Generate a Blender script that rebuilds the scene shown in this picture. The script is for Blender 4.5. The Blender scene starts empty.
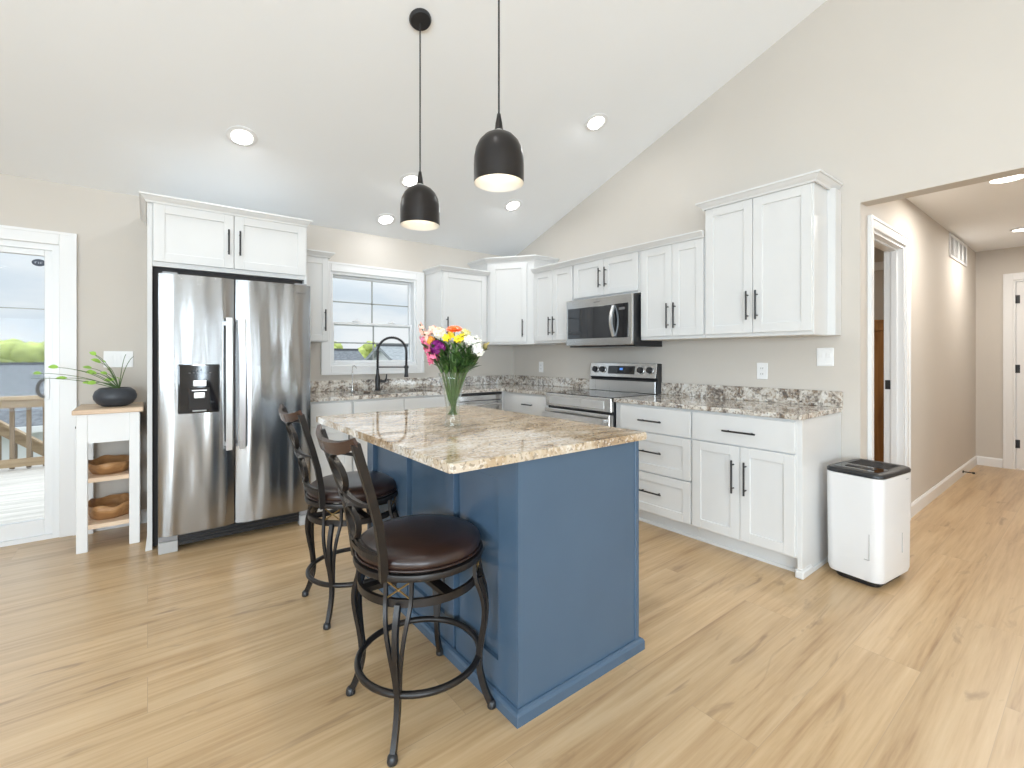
import bpy, bmesh, math, random
from mathutils import Vector, Matrix, noise
random.seed(7)
S = bpy.context.scene
COL = S.collection
PI = math.pi

# ------------------------------------------------------------------ camera, view, world
EYE = 1.235
cam_data = bpy.data.cameras.new('camera')
cam = bpy.data.objects.new('camera', cam_data)
COL.objects.link(cam)
cam.location = (0, 0, EYE)
cam.rotation_euler = (PI / 2, 0, -0.6627)
cam_data.sensor_fit = 'HORIZONTAL'
cam_data.sensor_width = 36.0
cam_data.lens = 36.0 * 467.0 / 1024.0
cam_data.shift_y = -27.5 / 1024.0
cam_data.clip_start = 0.02
cam_data.clip_end = 400
S.camera = cam
S.view_settings.view_transform = 'Standard'
S.view_settings.look = 'None'
S.view_settings.exposure = 0.13
S.view_settings.gamma = 1.0
S.view_settings.use_curve_mapping = False
S.cycles.use_denoising = True
S.cycles.max_bounces = 10
S.cycles.diffuse_bounces = 6
S.cycles.glossy_bounces = 5
S.cycles.transmission_bounces = 12
S.cycles.transparent_max_bounces = 12
S.cycles.caustics_reflective = False
S.cycles.caustics_refractive = False
S.cycles.sample_clamp_indirect = 6.0
S.cycles.blur_glossy = 0.5

SKY_STRENGTH = 0.98
CAN_W = 3.2            # each recessed downlight
PENDANT_W = 3.0
HALL_W = 17.0
WINDOW_W = 75.0        # lamp added at each guessed window behind the camera

def world():
    w = bpy.data.worlds.new('sky')
    S.world = w
    w.use_nodes = True
    nt = w.node_tree
    nt.nodes.clear()
    N = nt.nodes.new
    L = nt.links.new
    tc = N('ShaderNodeTexCoord')
    mp = N('ShaderNodeMapping'); mp.inputs['Scale'].default_value = (2.2, 2.2, 7.0)
    nz = N('ShaderNodeTexNoise'); nz.inputs['Scale'].default_value = 1.6; nz.inputs['Detail'].default_value = 5
    cr = N('ShaderNodeValToRGB')
    e = cr.color_ramp.elements
    e[0].position = 0.36; e[0].color = (0.64, 0.72, 0.81, 1)
    e[1].position = 0.62; e[1].color = (0.86, 0.88, 0.91, 1)
    x = cr.color_ramp.elements.new(0.48); x.color = (0.70, 0.77, 0.85, 1)
    bg = N('ShaderNodeBackground')
    out = N('ShaderNodeOutputWorld')
    L(tc.outputs['Generated'], mp.inputs['Vector']); L(mp.outputs['Vector'], nz.inputs['Vector'])
    # overcast luminance: three times brighter overhead than at the horizon
    sx = N('ShaderNodeSeparateXYZ'); L(tc.outputs['Generated'], sx.inputs['Vector'])
    mr = N('ShaderNodeMapRange'); mr.inputs['From Min'].default_value = .12; mr.inputs['From Max'].default_value = 1.0
    mr.inputs['To Min'].default_value = SKY_STRENGTH; mr.inputs['To Max'].default_value = SKY_STRENGTH * 3.3
    L(sx.outputs['Z'], mr.inputs['Value']); L(mr.outputs['Result'], bg.inputs['Strength'])
    L(nz.outputs['Fac'], cr.inputs['Fac']); L(cr.outputs['Color'], bg.inputs['Color'])
    L(bg.outputs['Background'], out.inputs['Surface'])
world()

# lamps added at guessed windows behind the camera, in place of sky light: x0, x1, z0, z1 on the wall
ROOM_X0, ROOM_X1 = -3.3, 3.47
ROOM_Y0, ROOM_Y1 = -4.42, 4.42
SOUTH_WINDOWS = [(-2.9, -0.5, 0.10, 2.05), (0.78, 1.02, 0.30, 2.05), (2.05, 2.30, 0.30, 2.05)]
WEST_WINDOWS = [(-3.7, -1.3, 0.75, 2.30), (-0.75, 0.45, 0.75, 2.30)]
def add_window_lamp(name, loc, rot, sx, sy, watts):
    ld = bpy.data.lights.new(name, 'AREA')
    ld.shape = 'RECTANGLE'; ld.size = sx; ld.size_y = sy; ld.energy = watts
    ld.color = (0.75, 0.89, 1.0)
    o = bpy.data.objects.new(name, ld); COL.objects.link(o)
    o.location = loc; o.rotation_euler = rot
for (a, b, c, d) in SOUTH_WINDOWS:
    add_window_lamp('window_daylight', ((a + b) / 2, ROOM_Y0 + 0.02, (c + d) / 2), (PI / 2, 0, 0), b - a - .12, d - c - .12,
             WINDOW_W * (b - a) * (d - c) / 2.0)
for (a, b, c, d) in WEST_WINDOWS:
    add_window_lamp('window_daylight', (ROOM_X0 + 0.02, (a + b) / 2, (c + d) / 2), (PI / 2, 0, -PI / 2), b - a - .12, d - c - .12,
             WINDOW_W * (b - a) * (d - c) / 2.0)

# ------------------------------------------------------------------ mesh builder
class MB:
    def __init__(self, M=None):
        self.bm = bmesh.new()
        self.M = M or Matrix.Identity(4)
    def _v(self, co):
        return self.bm.verts.new(self.M @ Vector(co))
    def _bevel(self, faces, w, seg=1):
        if w <= 0: return
        eds = set()
        for f in faces:
            for e in f.edges: eds.add(e)
        bmesh.ops.bevel(self.bm, geom=list(eds), offset=w, segments=seg, affect='EDGES', profile=0.5, clamp_overlap=True)
    def box(self, x0, x1, y0, y1, z0, z1, bev=0.0, seg=1):
        vs = [self._v((x, y, z)) for x in (x0, x1) for y in (y0, y1) for z in (z0, z1)]
        q = [(0, 1, 3, 2), (4, 6, 7, 5), (0, 4, 5, 1), (2, 3, 7, 6), (0, 2, 6, 4), (1, 5, 7, 3)]
        fs = [self.bm.faces.new([vs[i] for i in k]) for k in q]
        self._bevel(fs, bev, seg)
        return self
    def prism(self, poly, a, b, axis='z', bev=0.0, seg=1):
        # poly: 2D points; extruded along axis between a and b
        def co(p, t):
            if axis == 'z': return (p[0], p[1], t)
            if axis == 'x': return (t, p[0], p[1])
            return (p[0], t, p[1])
        v0 = [self._v(co(p, a)) for p in poly]; v1 = [self._v(co(p, b)) for p in poly]
        n = len(poly)
        fs = [self.bm.faces.new(v0), self.bm.faces.new(v1)]
        for i in range(n):
            fs.append(self.bm.faces.new([v0[i], v0[(i + 1) % n], v1[(i + 1) % n], v1[i]]))
        self._bevel(fs[:2], bev, seg)
        return self
    def tube(self, pts, r, seg=8, closed=False, flat=None, ref=None, caps=True):
        # r: number or list; flat: (a, b) half sizes of a rectangular-ish section instead of a round one
        P = [Vector(p) for p in pts]
        n = len(P)
        rr = r if isinstance(r, (list, tuple)) else [r] * n
        rings = []
        prev = None
        for i in range(n):
            if closed: t = P[(i + 1) % n] - P[(i - 1) % n]
            else: t = P[min(i + 1, n - 1)] - P[max(i - 1, 0)]
            t.normalize()
            if ref is not None: base = Vector(ref)
            elif prev is None: base = Vector((0, 0, 1)) if abs(t.z) < 0.9 else Vector((1, 0, 0))
            else: base = prev
            nrm = base - t * base.dot(t)
            if nrm.length < 1e-6:
                base = Vector((0, 1, 0)); nrm = base - t * base.dot(t)
            nrm.normalize(); bn = t.cross(nrm)
            prev = nrm
            ring = []
            if flat:
                a, b = flat
                for (sa, sb) in ((-1, -1), (1, -1), (1, 1), (-1, 1)):
                    ring.append(self._v(P[i] + nrm * a * sa * rr[i] + bn * b * sb * rr[i]))
            else:
                for k in range(seg):
                    an = 2 * PI * k / seg
                    ring.append(self._v(P[i] + nrm * math.cos(an) * rr[i] + bn * math.sin(an) * rr[i]))
            rings.append(ring)
        m = len(rings[0])
        for i in range(n if closed else n - 1):
            A, B = rings[i], rings[(i + 1) % n]
            for k in range(m):
                self.bm.faces.new([A[k], A[(k + 1) % m], B[(k + 1) % m], B[k]])
        if not closed and caps:
            self.bm.faces.new(rings[0][::-1]); self.bm.faces.new(rings[-1])
        return self
    def cyl(self, p0, p1, r0, r1=None, seg=16):
        return self.tube([p0, p1], [r0, r0 if r1 is None else r1], seg)
    def lathe(self, prof, c=(0, 0, 0), seg=32, sx=1.0, sy=1.0, closed=False):
        # prof: list of (r, z); revolves about z through c
        rings = []
        for (r, z) in prof:
            if r < 1e-6:
                rings.append([self._v((c[0], c[1], c[2] + z))])
            else:
                rings.append([self._v((c[0] + sx * r * math.cos(2 * PI * k / seg), c[1] + sy * r * math.sin(2 * PI * k / seg), c[2] + z)) for k in range(seg)])
        n = len(rings)
        for i in range(n if closed else n - 1):
            A, B = rings[i], rings[(i + 1) % n]
            if len(A) == 1 and len(B) == 1: continue
            for k in range(seg):
                k2 = (k + 1) % seg
                if len(A) == 1: self.bm.faces.new([A[0], B[k2], B[k]])
                elif len(B) == 1: self.bm.faces.new([A[k], A[k2], B[0]])
                else: self.bm.faces.new([A[k], A[k2], B[k2], B[k]])
        if not closed:
            if len(rings[0]) > 1: self.bm.faces.new(rings[0][::-1])
            if len(rings[-1]) > 1: self.bm.faces.new(rings[-1])
        return self
    def ball(self, c, r, sub=2, sz=(1, 1, 1), jag=0.0, sd=0.0):
        res = bmesh.ops.create_icosphere(self.bm, subdivisions=sub, radius=1.0)
        for v in res['verts']:
            d = v.co.copy()
            k = 1.0 + (jag * noise.noise(d * 2.3 + Vector((sd, sd * .7, sd * 1.3))) if jag else 0)
            v.co = self.M @ Vector((c[0] + d.x * r * sz[0] * k, c[1] + d.y * r * sz[1] * k, c[2] + d.z * r * sz[2] * k))
        return self
    def face(self, pts):
        self.bm.faces.new([self._v(p) for p in pts]); return self
    def build(self, name, mat, parent=None, smooth=False, origin=None, recalc=True, label=None, autosmooth=None):
        if recalc: bmesh.ops.recalc_face_normals(self.bm, faces=self.bm.faces[:])
        if origin is None:
            if parent is not None: origin = Vector(parent['_o'])
            else:
                xs = [v.co for v in self.bm.verts]
                lo = [min(c[i] for c in xs) for i in range(3)]; hi = [max(c[i] for c in xs) for i in range(3)]
                origin = Vector(((lo[0] + hi[0]) / 2, (lo[1] + hi[1]) / 2, lo[2]))
        origin = Vector(origin)
        bmesh.ops.translate(self.bm, verts=self.bm.verts[:], vec=-origin)
        me = bpy.data.meshes.new(name)
        self.bm.to_mesh(me); self.bm.free()
        if smooth:
            for p in me.polygons: p.use_smooth = True
            if autosmooth:
                try: me.set_sharp_from_angle(angle=math.radians(autosmooth))
                except Exception: pass
        for m in (mat if isinstance(mat, (list, tuple)) else [mat]): me.materials.append(m)
        o = bpy.data.objects.new(name, me)
        COL.objects.link(o)
        if parent is not None:
            o.parent = parent
            o['_o'] = list(parent['_o'])
        else:
            o.location = origin
            o['_o'] = list(origin)
        if label: o['label'] = label
        return o

def tag(o, label, cat, group=None, kind=None):
    o['label'] = label; o['category'] = cat
    if group: o['group'] = group
    if kind: o['kind'] = kind
    return o
def thing(name, label, cat, loc, group=None):
    o = bpy.data.objects.new(name, None); COL.objects.link(o)
    o.empty_display_size = .1
    o.location = loc; o['_o'] = list(loc)
    return tag(o, label, cat, group)
def structure(o):
    o['kind'] = 'structure'; return o
def kids(o): return [c for c in bpy.data.objects if c.parent == o]
def copy_thing(src, loc, label, rz=0.0, parent=None):
    c = src.copy(); COL.objects.link(c)
    if parent is None:
        c.location = loc; c.rotation_euler = (src.rotation_euler[0], src.rotation_euler[1], rz); c['label'] = label
    else: c.parent = parent
    for ch in kids(src): copy_thing(ch, None, None, parent=c)
    return c

def F_back(y):      # faces the camera from the back wall: u = x, n towards -y
    return Matrix(((1, 0, 0, 0), (0, -1, 0, y), (0, 0, 1, 0), (0, 0, 0, 1)))
def F_right(x):     # on the right wall: u = y, n towards -x
    return Matrix(((0, -1, 0, x), (1, 0, 0, 0), (0, 0, 1, 0), (0, 0, 0, 1)))
def F_dir(o, u, n):
    return Matrix(((u[0], n[0], 0, o[0]), (u[1], n[1], 0, o[1]), (0, 0, 1, 0), (0, 0, 0, 1)))

# ------------------------------------------------------------------ materials
def new_mat(name):
    m = bpy.data.materials.new(name); m.use_nodes = True
    nt = m.node_tree
    b = nt.nodes['Principled BSDF']
    return m, nt, b
def sset(b, **k):
    names = {'rough': 'Roughness', 'metal': 'Metallic', 'spec': 'Specular IOR Level', 'coat': 'Coat Weight', 'coat_rough': 'Coat Roughness',
             'trans': 'Transmission Weight', 'ior': 'IOR', 'emis': 'Emission Strength', 'sheen': 'Sheen Weight'}
    for a, v in k.items(): b.inputs[names[a]].default_value = v
def paint(name, col, rough=0.5, var=0.03, scale=3.0, bump=0.0, bump_scale=200.0, **k):
    # paint with a faint procedural mottling
    m, nt, b = new_mat(name)
    N = nt.nodes.new; L = nt.links.new
    tc = N('ShaderNodeTexCoord')
    nz = N('ShaderNodeTexNoise'); nz.inputs['Scale'].default_value = scale; nz.inputs['Detail'].default_value = 3
    cr = N('ShaderNodeValToRGB')
    cr.color_ramp.elements[0].position = .3; cr.color_ramp.elements[1].position = .7
    cr.color_ramp.elements[0].color = tuple(c * (1 - var) for c in col) + (1,)
    cr.color_ramp.elements[1].color = tuple(min(1, c * (1 + var)) for c in col) + (1,)
    L(tc.outputs['Object'], nz.inputs['Vector']); L(nz.outputs['Fac'], cr.inputs['Fac']); L(cr.outputs['Color'], b.inputs['Base Color'])
    if bump:
        n2 = N('ShaderNodeTexNoise'); n2.inputs['Scale'].default_value = bump_scale; n2.inputs['Detail'].default_value = 2
        bp = N('ShaderNodeBump'); bp.inputs['Strength'].default_value = bump; bp.inputs['Distance'].default_value = .002
        L(tc.outputs['Object'], n2.inputs['Vector']); L(n2.outputs['Fac'], bp.inputs['Height']); L(bp.outputs['Normal'], b.inputs['Normal'])
    sset(b, rough=rough, **k)
    return m
def steel(name, col=(.62, .61, .60), rough=.22, stretch=(260, 260, 3), wave=.0, wscale=(5, 5, .7), wdist=.03):
    m, nt, b = new_mat(name)
    N = nt.nodes.new; L = nt.links.new
    tc = N('ShaderNodeTexCoord')
    mp = N('ShaderNodeMapping'); mp.inputs['Scale'].default_value = stretch
    nz = N('ShaderNodeTexNoise'); nz.inputs['Scale'].default_value = 1; nz.inputs['Detail'].default_value = 2
    L(tc.outputs['Object'], mp.inputs['Vector']); L(mp.outputs['Vector'], nz.inputs['Vector'])
    mr = N('ShaderNodeMapRange'); mr.inputs['To Min'].default_value = rough * .75; mr.inputs['To Max'].default_value = rough * 1.3
    L(nz.outputs['Fac'], mr.inputs['Value']); L(mr.outputs['Result'], b.inputs['Roughness'])
    b.inputs['Base Color'].default_value = col + (1,)
    sset(b, metal=1.0)
    bp = N('ShaderNodeBump'); bp.inputs['Strength'].default_value = .06; bp.inputs['Distance'].default_value = .0006
    L(nz.outputs['Fac'], bp.inputs['Height'])
    if wave:
        m2 = N('ShaderNodeMapping'); m2.inputs['Scale'].default_value = wscale
        n2 = N('ShaderNodeTexNoise'); n2.inputs['Scale'].default_value = 1; n2.inputs['Detail'].default_value = 1
        b2 = N('ShaderNodeBump'); b2.inputs['Strength'].default_value = wave; b2.inputs['Distance'].default_value = wdist
        L(tc.outputs['Object'], m2.inputs['Vector']); L(m2.outputs['Vector'], n2.inputs['Vector'])
        L(n2.outputs['Fac'], b2.inputs['Height']); L(b2.outputs['Normal'], bp.inputs['Normal'])
    L(bp.outputs['Normal'], b.inputs['Normal'])
    return m
def wood(name, dark, light, axis='x', scale=1.0, rough=.45):
    m, nt, b = new_mat(name)
    N = nt.nodes.new; L = nt.links.new
    tc = N('ShaderNodeTexCoord'); mp = N('ShaderNodeMapping')
    s = {'x': (2, 24, 24), 'y': (24, 2, 24), 'z': (24, 24, 2)}[axis]
    mp.inputs['Scale'].default_value = tuple(c * scale for c in s)
    nz = N('ShaderNodeTexNoise'); nz.inputs['Scale'].default_value = 1; nz.inputs['Detail'].default_value = 5; nz.inputs['Distortion'].default_value = .6
    cr = N('ShaderNodeValToRGB'); cr.color_ramp.elements[0].position = .3; cr.color_ramp.elements[1].position = .7
    cr.color_ramp.elements[0].color = dark + (1,); cr.color_ramp.elements[1].color = light + (1,)
    L(tc.outputs['Object'], mp.inputs['Vector']); L(mp.outputs['Vector'], nz.inputs['Vector']); L(nz.outputs['Fac'], cr.inputs['Fac']); L(cr.outputs['Color'], b.inputs['Base Color'])
    sset(b, rough=rough)
    return m
def emit(name, col, st):
    m, nt, b = new_mat(name)
    b.inputs['Base Color'].default_value = col + (1,); b.inputs['Emission Color'].default_value = col + (1,)
    sset(b, emis=st, rough=.4)
    return m
def pane_glass(name, tint=(.97, .985, .98)):
    # thin window glass: clear with a Fresnel reflection
    m, nt, b = new_mat(name); nt.nodes.remove(b)
    N = nt.nodes.new; L = nt.links.new
    out = nt.nodes['Material Output']
    tr = N('ShaderNodeBsdfTransparent'); tr.inputs['Color'].default_value = tint + (1,)
    gl = N('ShaderNodeBsdfGlossy'); gl.inputs['Roughness'].default_value = .01
    fr = N('ShaderNodeFresnel'); fr.inputs['IOR'].default_value = 1.13
    mx = N('ShaderNodeMixShader')
    L(fr.outputs['Fac'], mx.inputs['Fac']); L(tr.outputs['BSDF'], mx.inputs[1]); L(gl.outputs['BSDF'], mx.inputs[2]); L(mx.outputs['Shader'], out.inputs['Surface'])
    return m
def floor_mat():
    m, nt, b = new_mat('oak_plank_floor')
    N = nt.nodes.new; L = nt.links.new
    tc = N('ShaderNodeTexCoord')
    br = N('ShaderNodeTexBrick')
    br.offset = .43; br.offset_frequency = 2; br.squash = 1
    br.inputs['Color1'].default_value = (0, 0, 0, 1); br.inputs['Color2'].default_value = (1, 1, 1, 1); br.inputs['Mortar'].default_value = (.5, .5, .5, 1)
    br.inputs['Scale'].default_value = 1; br.inputs['Brick Width'].default_value = 1.52; br.inputs['Row Height'].default_value = .228
    br.inputs['Mortar Size'].default_value = .0009; br.inputs['Mortar Smooth'].default_value = .1; br.inputs['Bias'].default_value = 0
    L(tc.outputs['Object'], br.inputs['Vector'])
    # grain, shifted plank by plank
    sc = N('ShaderNodeVectorMath'); sc.operation = 'SCALE'; sc.inputs['Scale'].default_value = 9.0
    L(br.outputs['Color'], sc.inputs[0])
    ad = N('ShaderNodeVectorMath'); ad.operation = 'ADD'
    L(tc.outputs['Object'], ad.inputs[0]); L(sc.outputs['Vector'], ad.inputs[1])
    m1 = N('ShaderNodeMapping'); m1.inputs['Scale'].default_value = (.55, 9, 1)
    n1 = N('ShaderNodeTexNoise'); n1.inputs['Scale'].default_value = 1.6; n1.inputs['Detail'].default_value = 7; n1.inputs['Roughness'].default_value = .62; n1.inputs['Distortion'].default_value = .35
    L(ad.outputs['Vector'], m1.inputs['Vector']); L(m1.outputs['Vector'], n1.inputs['Vector'])
    # fine fibres over the broad figure
    m3 = N('ShaderNodeMapping'); m3.inputs['Scale'].default_value = (3.0, 75, 1)
    n3 = N('ShaderNodeTexNoise'); n3.inputs['Scale'].default_value = 1.0; n3.inputs['Detail'].default_value = 3
    L(ad.outputs['Vector'], m3.inputs['Vector']); L(m3.outputs['Vector'], n3.inputs['Vector'])
    mf = N('ShaderNodeMath'); mf.operation = 'MULTIPLY_ADD'; mf.inputs[1].default_value = .34; L(n3.outputs['Fac'], mf.inputs[0])
    ms_ = N('ShaderNodeMath'); ms_.operation = 'MULTIPLY_ADD'; ms_.inputs[1].default_value = .80; ms_.inputs[2].default_value = -.07; L(n1.outputs['Fac'], ms_.inputs[0])
    L(ms_.outputs['Value'], mf.inputs[2])
    cr = N('ShaderNodeValToRGB'); e = cr.color_ramp.elements
    e[0].position = .28; e[0].color = (.32, .19, .09, 1)
    e[1].position = .72; e[1].color = (.62, .46, .28, 1)
    x = e.new(.42); x.color = (.465, .31, .162, 1)
    x = e.new(.54); x.color = (.545, .38, .212, 1)
    L(mf.outputs['Value'], cr.inputs['Fac'])
    # plank to plank tone
    hs = N('ShaderNodeHueSaturation'); hs.inputs['Saturation'].default_value = 1.0
    mr = N('ShaderNodeMapRange'); mr.inputs['To Min'].default_value = .94; mr.inputs['To Max'].default_value = 1.05
    sp = N('ShaderNodeSeparateColor'); L(br.outputs['Color'], sp.inputs['Color']); L(sp.outputs['Red'], mr.inputs['Value'])
    L(mr.outputs['Result'], hs.inputs['Value']); L(cr.outputs['Color'], hs.inputs['Color'])
    # dark knots and streaks
    m2 = N('ShaderNodeMapping'); m2.inputs['Scale'].default_value = (2.2, 9.5, 1)
    n2 = N('ShaderNodeTexNoise'); n2.inputs['Scale'].default_value = 1.3; n2.inputs['Detail'].default_value = 4; n2.inputs['Distortion'].default_value = .8
    L(ad.outputs['Vector'], m2.inputs['Vector']); L(m2.outputs['Vector'], n2.inputs['Vector'])
    c2 = N('ShaderNodeValToRGB'); c2.color_ramp.elements[0].position = .63; c2.color_ramp.elements[0].color = (0, 0, 0, 1); c2.color_ramp.elements[1].position = .74; c2.color_ramp.elements[1].color = (.75, .75, .75, 1)
    L(n2.outputs['Fac'], c2.inputs['Fac'])
    mk = N('ShaderNodeMixRGB'); mk.inputs['Color2'].default_value = (.26, .165, .09, 1)
    L(c2.outputs['Color'], mk.inputs['Fac']); L(hs.outputs['Color'], mk.inputs['Color1'])
    # seams
    ms = N('ShaderNodeMixRGB'); ms.inputs['Color2'].default_value = (.40, .28, .17, 1)
    L(br.outputs['Fac'], ms.inputs['Fac']); L(mk.outputs['Color'], ms.inputs['Color1']); L(ms.outputs['Color'], b.inputs['Base Color'])
    r2 = N('ShaderNodeMapRange'); r2.inputs['To Min'].default_value = .26; r2.inputs['To Max'].default_value = .40
    sset(b, spec=.75); L(n1.outputs['Fac'], r2.inputs['Value']); L(r2.outputs['Result'], b.inputs['Roughness'])
    bp = N('ShaderNodeBump'); bp.inputs['Strength'].default_value = .12; bp.inputs['Distance'].default_value = .002
    L(n1.outputs['Fac'], bp.inputs['Height']); L(bp.outputs['Normal'], b.inputs['Normal'])
    return m
def granite(name, flow):
    m, nt, b = new_mat(name)
    N = nt.nodes.new; L = nt.links.new
    tc = N('ShaderNodeTexCoord')
    mp = N('ShaderNodeMapping'); mp.inputs['Scale'].default_value = (1.0, 2.6, 1.6) if flow else (1, 1, 1); mp.inputs['Rotation'].default_value = (0, 0, .12 if flow else 0)
    L(tc.outputs['Object'], mp.inputs['Vector'])
    n1 = N('ShaderNodeTexNoise'); n1.inputs['Scale'].default_value = 2.6 if flow else 9; n1.inputs['Detail'].default_value = 9; n1.inputs['Roughness'].default_value = .68; n1.inputs['Distortion'].default_value = 1.3
    L(mp.outputs['Vector'], n1.inputs['Vector'])
    cr = N('ShaderNodeValToRGB'); e = cr.color_ramp.elements
    if flow:
        st = [(.28, (.17, .11, .065)), (.39, (.33, .225, .13)), (.46, (.46, .345, .22)), (.53, (.55, .455, .34)), (.61, (.61, .54, .45)), (.71, (.52, .49, .46))]
    else:
        st = [(.32, (.06, .055, .055)), (.42, (.20, .165, .14)), (.48, (.44, .385, .33)), (.54, (.62, .57, .50)), (.62, (.70, .68, .65)), (.72, (.33, .33, .34))]
    e[0].position, e[0].color = st[0][0], st[0][1] + (1,)
    e[1].position, e[1].color = st[-1][0], st[-1][1] + (1,)
    for p, c in st[1:-1]:
        x = e.new(p); x.color = c + (1,)
    L(n1.outputs['Fac'], cr.inputs['Fac'])
    # mineral grains
    vo = N('ShaderNodeTexVoronoi'); vo.inputs['Scale'].default_value = 120 if flow else 78
    nd = N('ShaderNodeTexNoise'); nd.inputs['Scale'].default_value = 40; nd.inputs['Detail'].default_value = 2
    L(tc.outputs['Object'], nd.inputs['Vector'])
    ad = N('ShaderNodeVectorMath'); ad.operation = 'MULTIPLY_ADD'; ad.inputs[1].default_value = (.02, .02, .02)
    L(nd.outputs['Color'], ad.inputs[0]); L(tc.outputs['Object'], ad.inputs[2]); L(ad.outputs['Vector'], vo.inputs['Vector'])
    sp = N('ShaderNodeSeparateColor'); L(vo.outputs['Color'], sp.inputs['Color'])
    c3 = N('ShaderNodeValToRGB'); c3.color_ramp.interpolation = 'CONSTANT'; e = c3.color_ramp.elements
    e[0].position = 0; e[0].color = (.05, .04, .04, 1); e[1].position = .86; e[1].color = (.82, .80, .76, 1)
    x = e.new(.10 if flow else .12); x.color = (.24, .16, .10, 1)
    x = e.new(.17 if flow else .24); x.color = (.5, .5, .5, 1)
    L(sp.outputs['Red'], c3.inputs['Fac'])
    # where grains show: not the neutral middle band
    c4 = N('ShaderNodeValToRGB'); c4.color_ramp.interpolation = 'CONSTANT'; e = c4.color_ramp.elements
    a = .45 if flow else .5
    e[0].position = 0; e[0].color = (a, a, a, 1); e[1].position = .86; e[1].color = (a * .8, a * .8, a * .8, 1)
    x = e.new(.17 if flow else .24); x.color = (0.04, .04, .04, 1)
    L(sp.outputs['Red'], c4.inputs['Fac'])
    mx = N('ShaderNodeMixRGB'); L(c4.outputs['Color'], mx.inputs['Fac']); L(cr.outputs['Color'], mx.inputs['Color1']); L(c3.outputs['Color'], mx.inputs['Color2'])
    L(mx.outputs['Color'], b.inputs['Base Color'])
    sset(b, rough=.045, spec=1.0)
    return m

M = {}
M['floor'] = floor_mat()
M['wall'] = paint('greige_wall', (.59, .548, .497), .75, .015, 1.5, .05)
M['ceiling'] = paint('ceiling_white', (.85, .865, .88), .8, .01, 1.5, .04)
M['trim'] = paint('trim_white', (.78, .78, .78), .35, .01)
M['cab'] = paint('cabinet_white', (.685, .685, .68), .28, .012, 2.0)
M['cab_in'] = paint('cabinet_underside', (.70, .66, .60), .5, .03)
M['blue'] = paint('island_blue', (.064, .109, .170), .24, .04, 3.0, .05, 120)
M['granite_island'] = granite('gold_granite', True)
M['granite'] = granite('speckled_granite', False)
M['steel'] = steel('brushed_steel', (.62, .61, .60), .17, (3, 2, 420))
M['steel_fridge'] = steel('fridge_steel', (.35, .35, .35), .20, (300, 300, 2), .6, (6.5, 6.5, .8), .05)
M['steel_light'] = steel('handle_steel', (.80, .80, .80), .30)
M['steel_side'] = paint('fridge_side_grey', (.30, .30, .31), .4, .03)
M['black_metal'] = paint('matte_black_metal', (.016, .015, .016), .38, .08, 30)
M['black'] = paint('black_plastic', (.018, .018, .02), .35, .05)
M['black_gloss'] = paint('black_glass', (.010, .010, .012), .05, .02, spec=.6)
M['dark_gap'] = paint('dark_recess', (.02, .017, .017), .7, .05)  # also the painted shade in the gap around the refrigerator
M['mw_glass'] = paint('dark_window_glass', (.022, .024, .028), .04, .02, spec=.9)
M['bronze'] = paint('bronze_iron', (.017, .014, .013), .36, .25, 25, metal=.3)
M['leather'] = paint('brown_leather', (.027, .013, .010), .30, .18, 18, .10, 90)
M['crest'] = paint('bronze_crest', (.11, .075, .065), .24, .15, 20, metal=.75)
M['brass'] = paint('antique_brass', (.20, .13, .05), .35, .1, 20, metal=.8)
M['shade_out'] = paint('pendant_bronze', (.014, .011, .010), .32, .12, 20, metal=.3)
M['shade_in'] = paint('pendant_white_inside', (.88, .87, .84), .45, .01)
M['cord'] = paint('black_cord', (.02, .02, .02), .6, .05)
M['bulb'] = emit('warm_bulb', (1.0, .90, .74), 14.0)
M['lens'] = emit('downlight_lens', (1.0, .97, .90), 5.0)
M['plastic_white'] = paint('white_plastic', (.84, .84, .84), .35, .012)
M['plastic_pearl'] = paint('dehumidifier_white', (.74, .74, .745), .32, .015)
M['grey_plastic'] = paint('grey_plastic', (.45, .45, .45), .4, .03)
M['pane'] = pane_glass('clear_pane')
M['vinyl'] = paint('white_vinyl', (.78, .79, .80), .3, .01)
M['pine'] = wood('pale_pine', (.60, .42, .28), (.80, .64, .48), 'x')
M['bowl'] = wood('carved_wood', (.30, .145, .055), (.50, .275, .115), 'x', 1.6)
M['pot'] = paint('charcoal_pot', (.040, .045, .055), .45, .15, 25)
M['soil'] = paint('soil', (.05, .035, .025), .9, .3, 60)
M['leaf'] = paint('leaf_green', (.30, .52, .08), .45, .3, 12)
M['leaf_dark'] = paint('leaf_dark_green', (.032, .075, .018), .45, .35, 14)
M['leaf_mid'] = paint('leaf_mid_green', (.07, .15, .03), .45, .35, 14)
M['stem'] = paint('stem_green', (.085, .15, .04), .5, .2, 20)
M['pink'] = paint('pink_petal', (.80, .17, .30), .5, .25, 40)
M['peach'] = paint('peach_petal', (.86, .52, .42), .5, .2, 40)
M['cream'] = paint('cream_petal', (.86, .76, .60), .5, .12, 40)
M['white_petal'] = paint('white_petal', (.86, .84, .78), .5, .08, 40)
M['orange'] = paint('orange_petal', (.85, .13, .02), .5, .2, 40)
M['apricot'] = paint('apricot_petal', (.88, .42, .08), .5, .2, 40)
M['yellow'] = paint('yellow_petal', (.88, .66, .02), .5, .15, 40)
M['lemon'] = paint('pale_yellow_petal', (.88, .82, .38), .5, .1, 40)
M['bud'] = paint('brown_bud', (.30, .24, .08), .6, .3, 40)
M['purple'] = paint('purple_petal', (.22, .012, .17), .5, .25, 40)
M['deck'] = wood('weathered_decking', (.50, .47, .43), (.66, .62, .57), 'x', .7, .7)
M['deck_rail'] = wood('treated_lumber', (.30, .205, .115), (.46, .335, .205), 'x', .8, .6)
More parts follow.
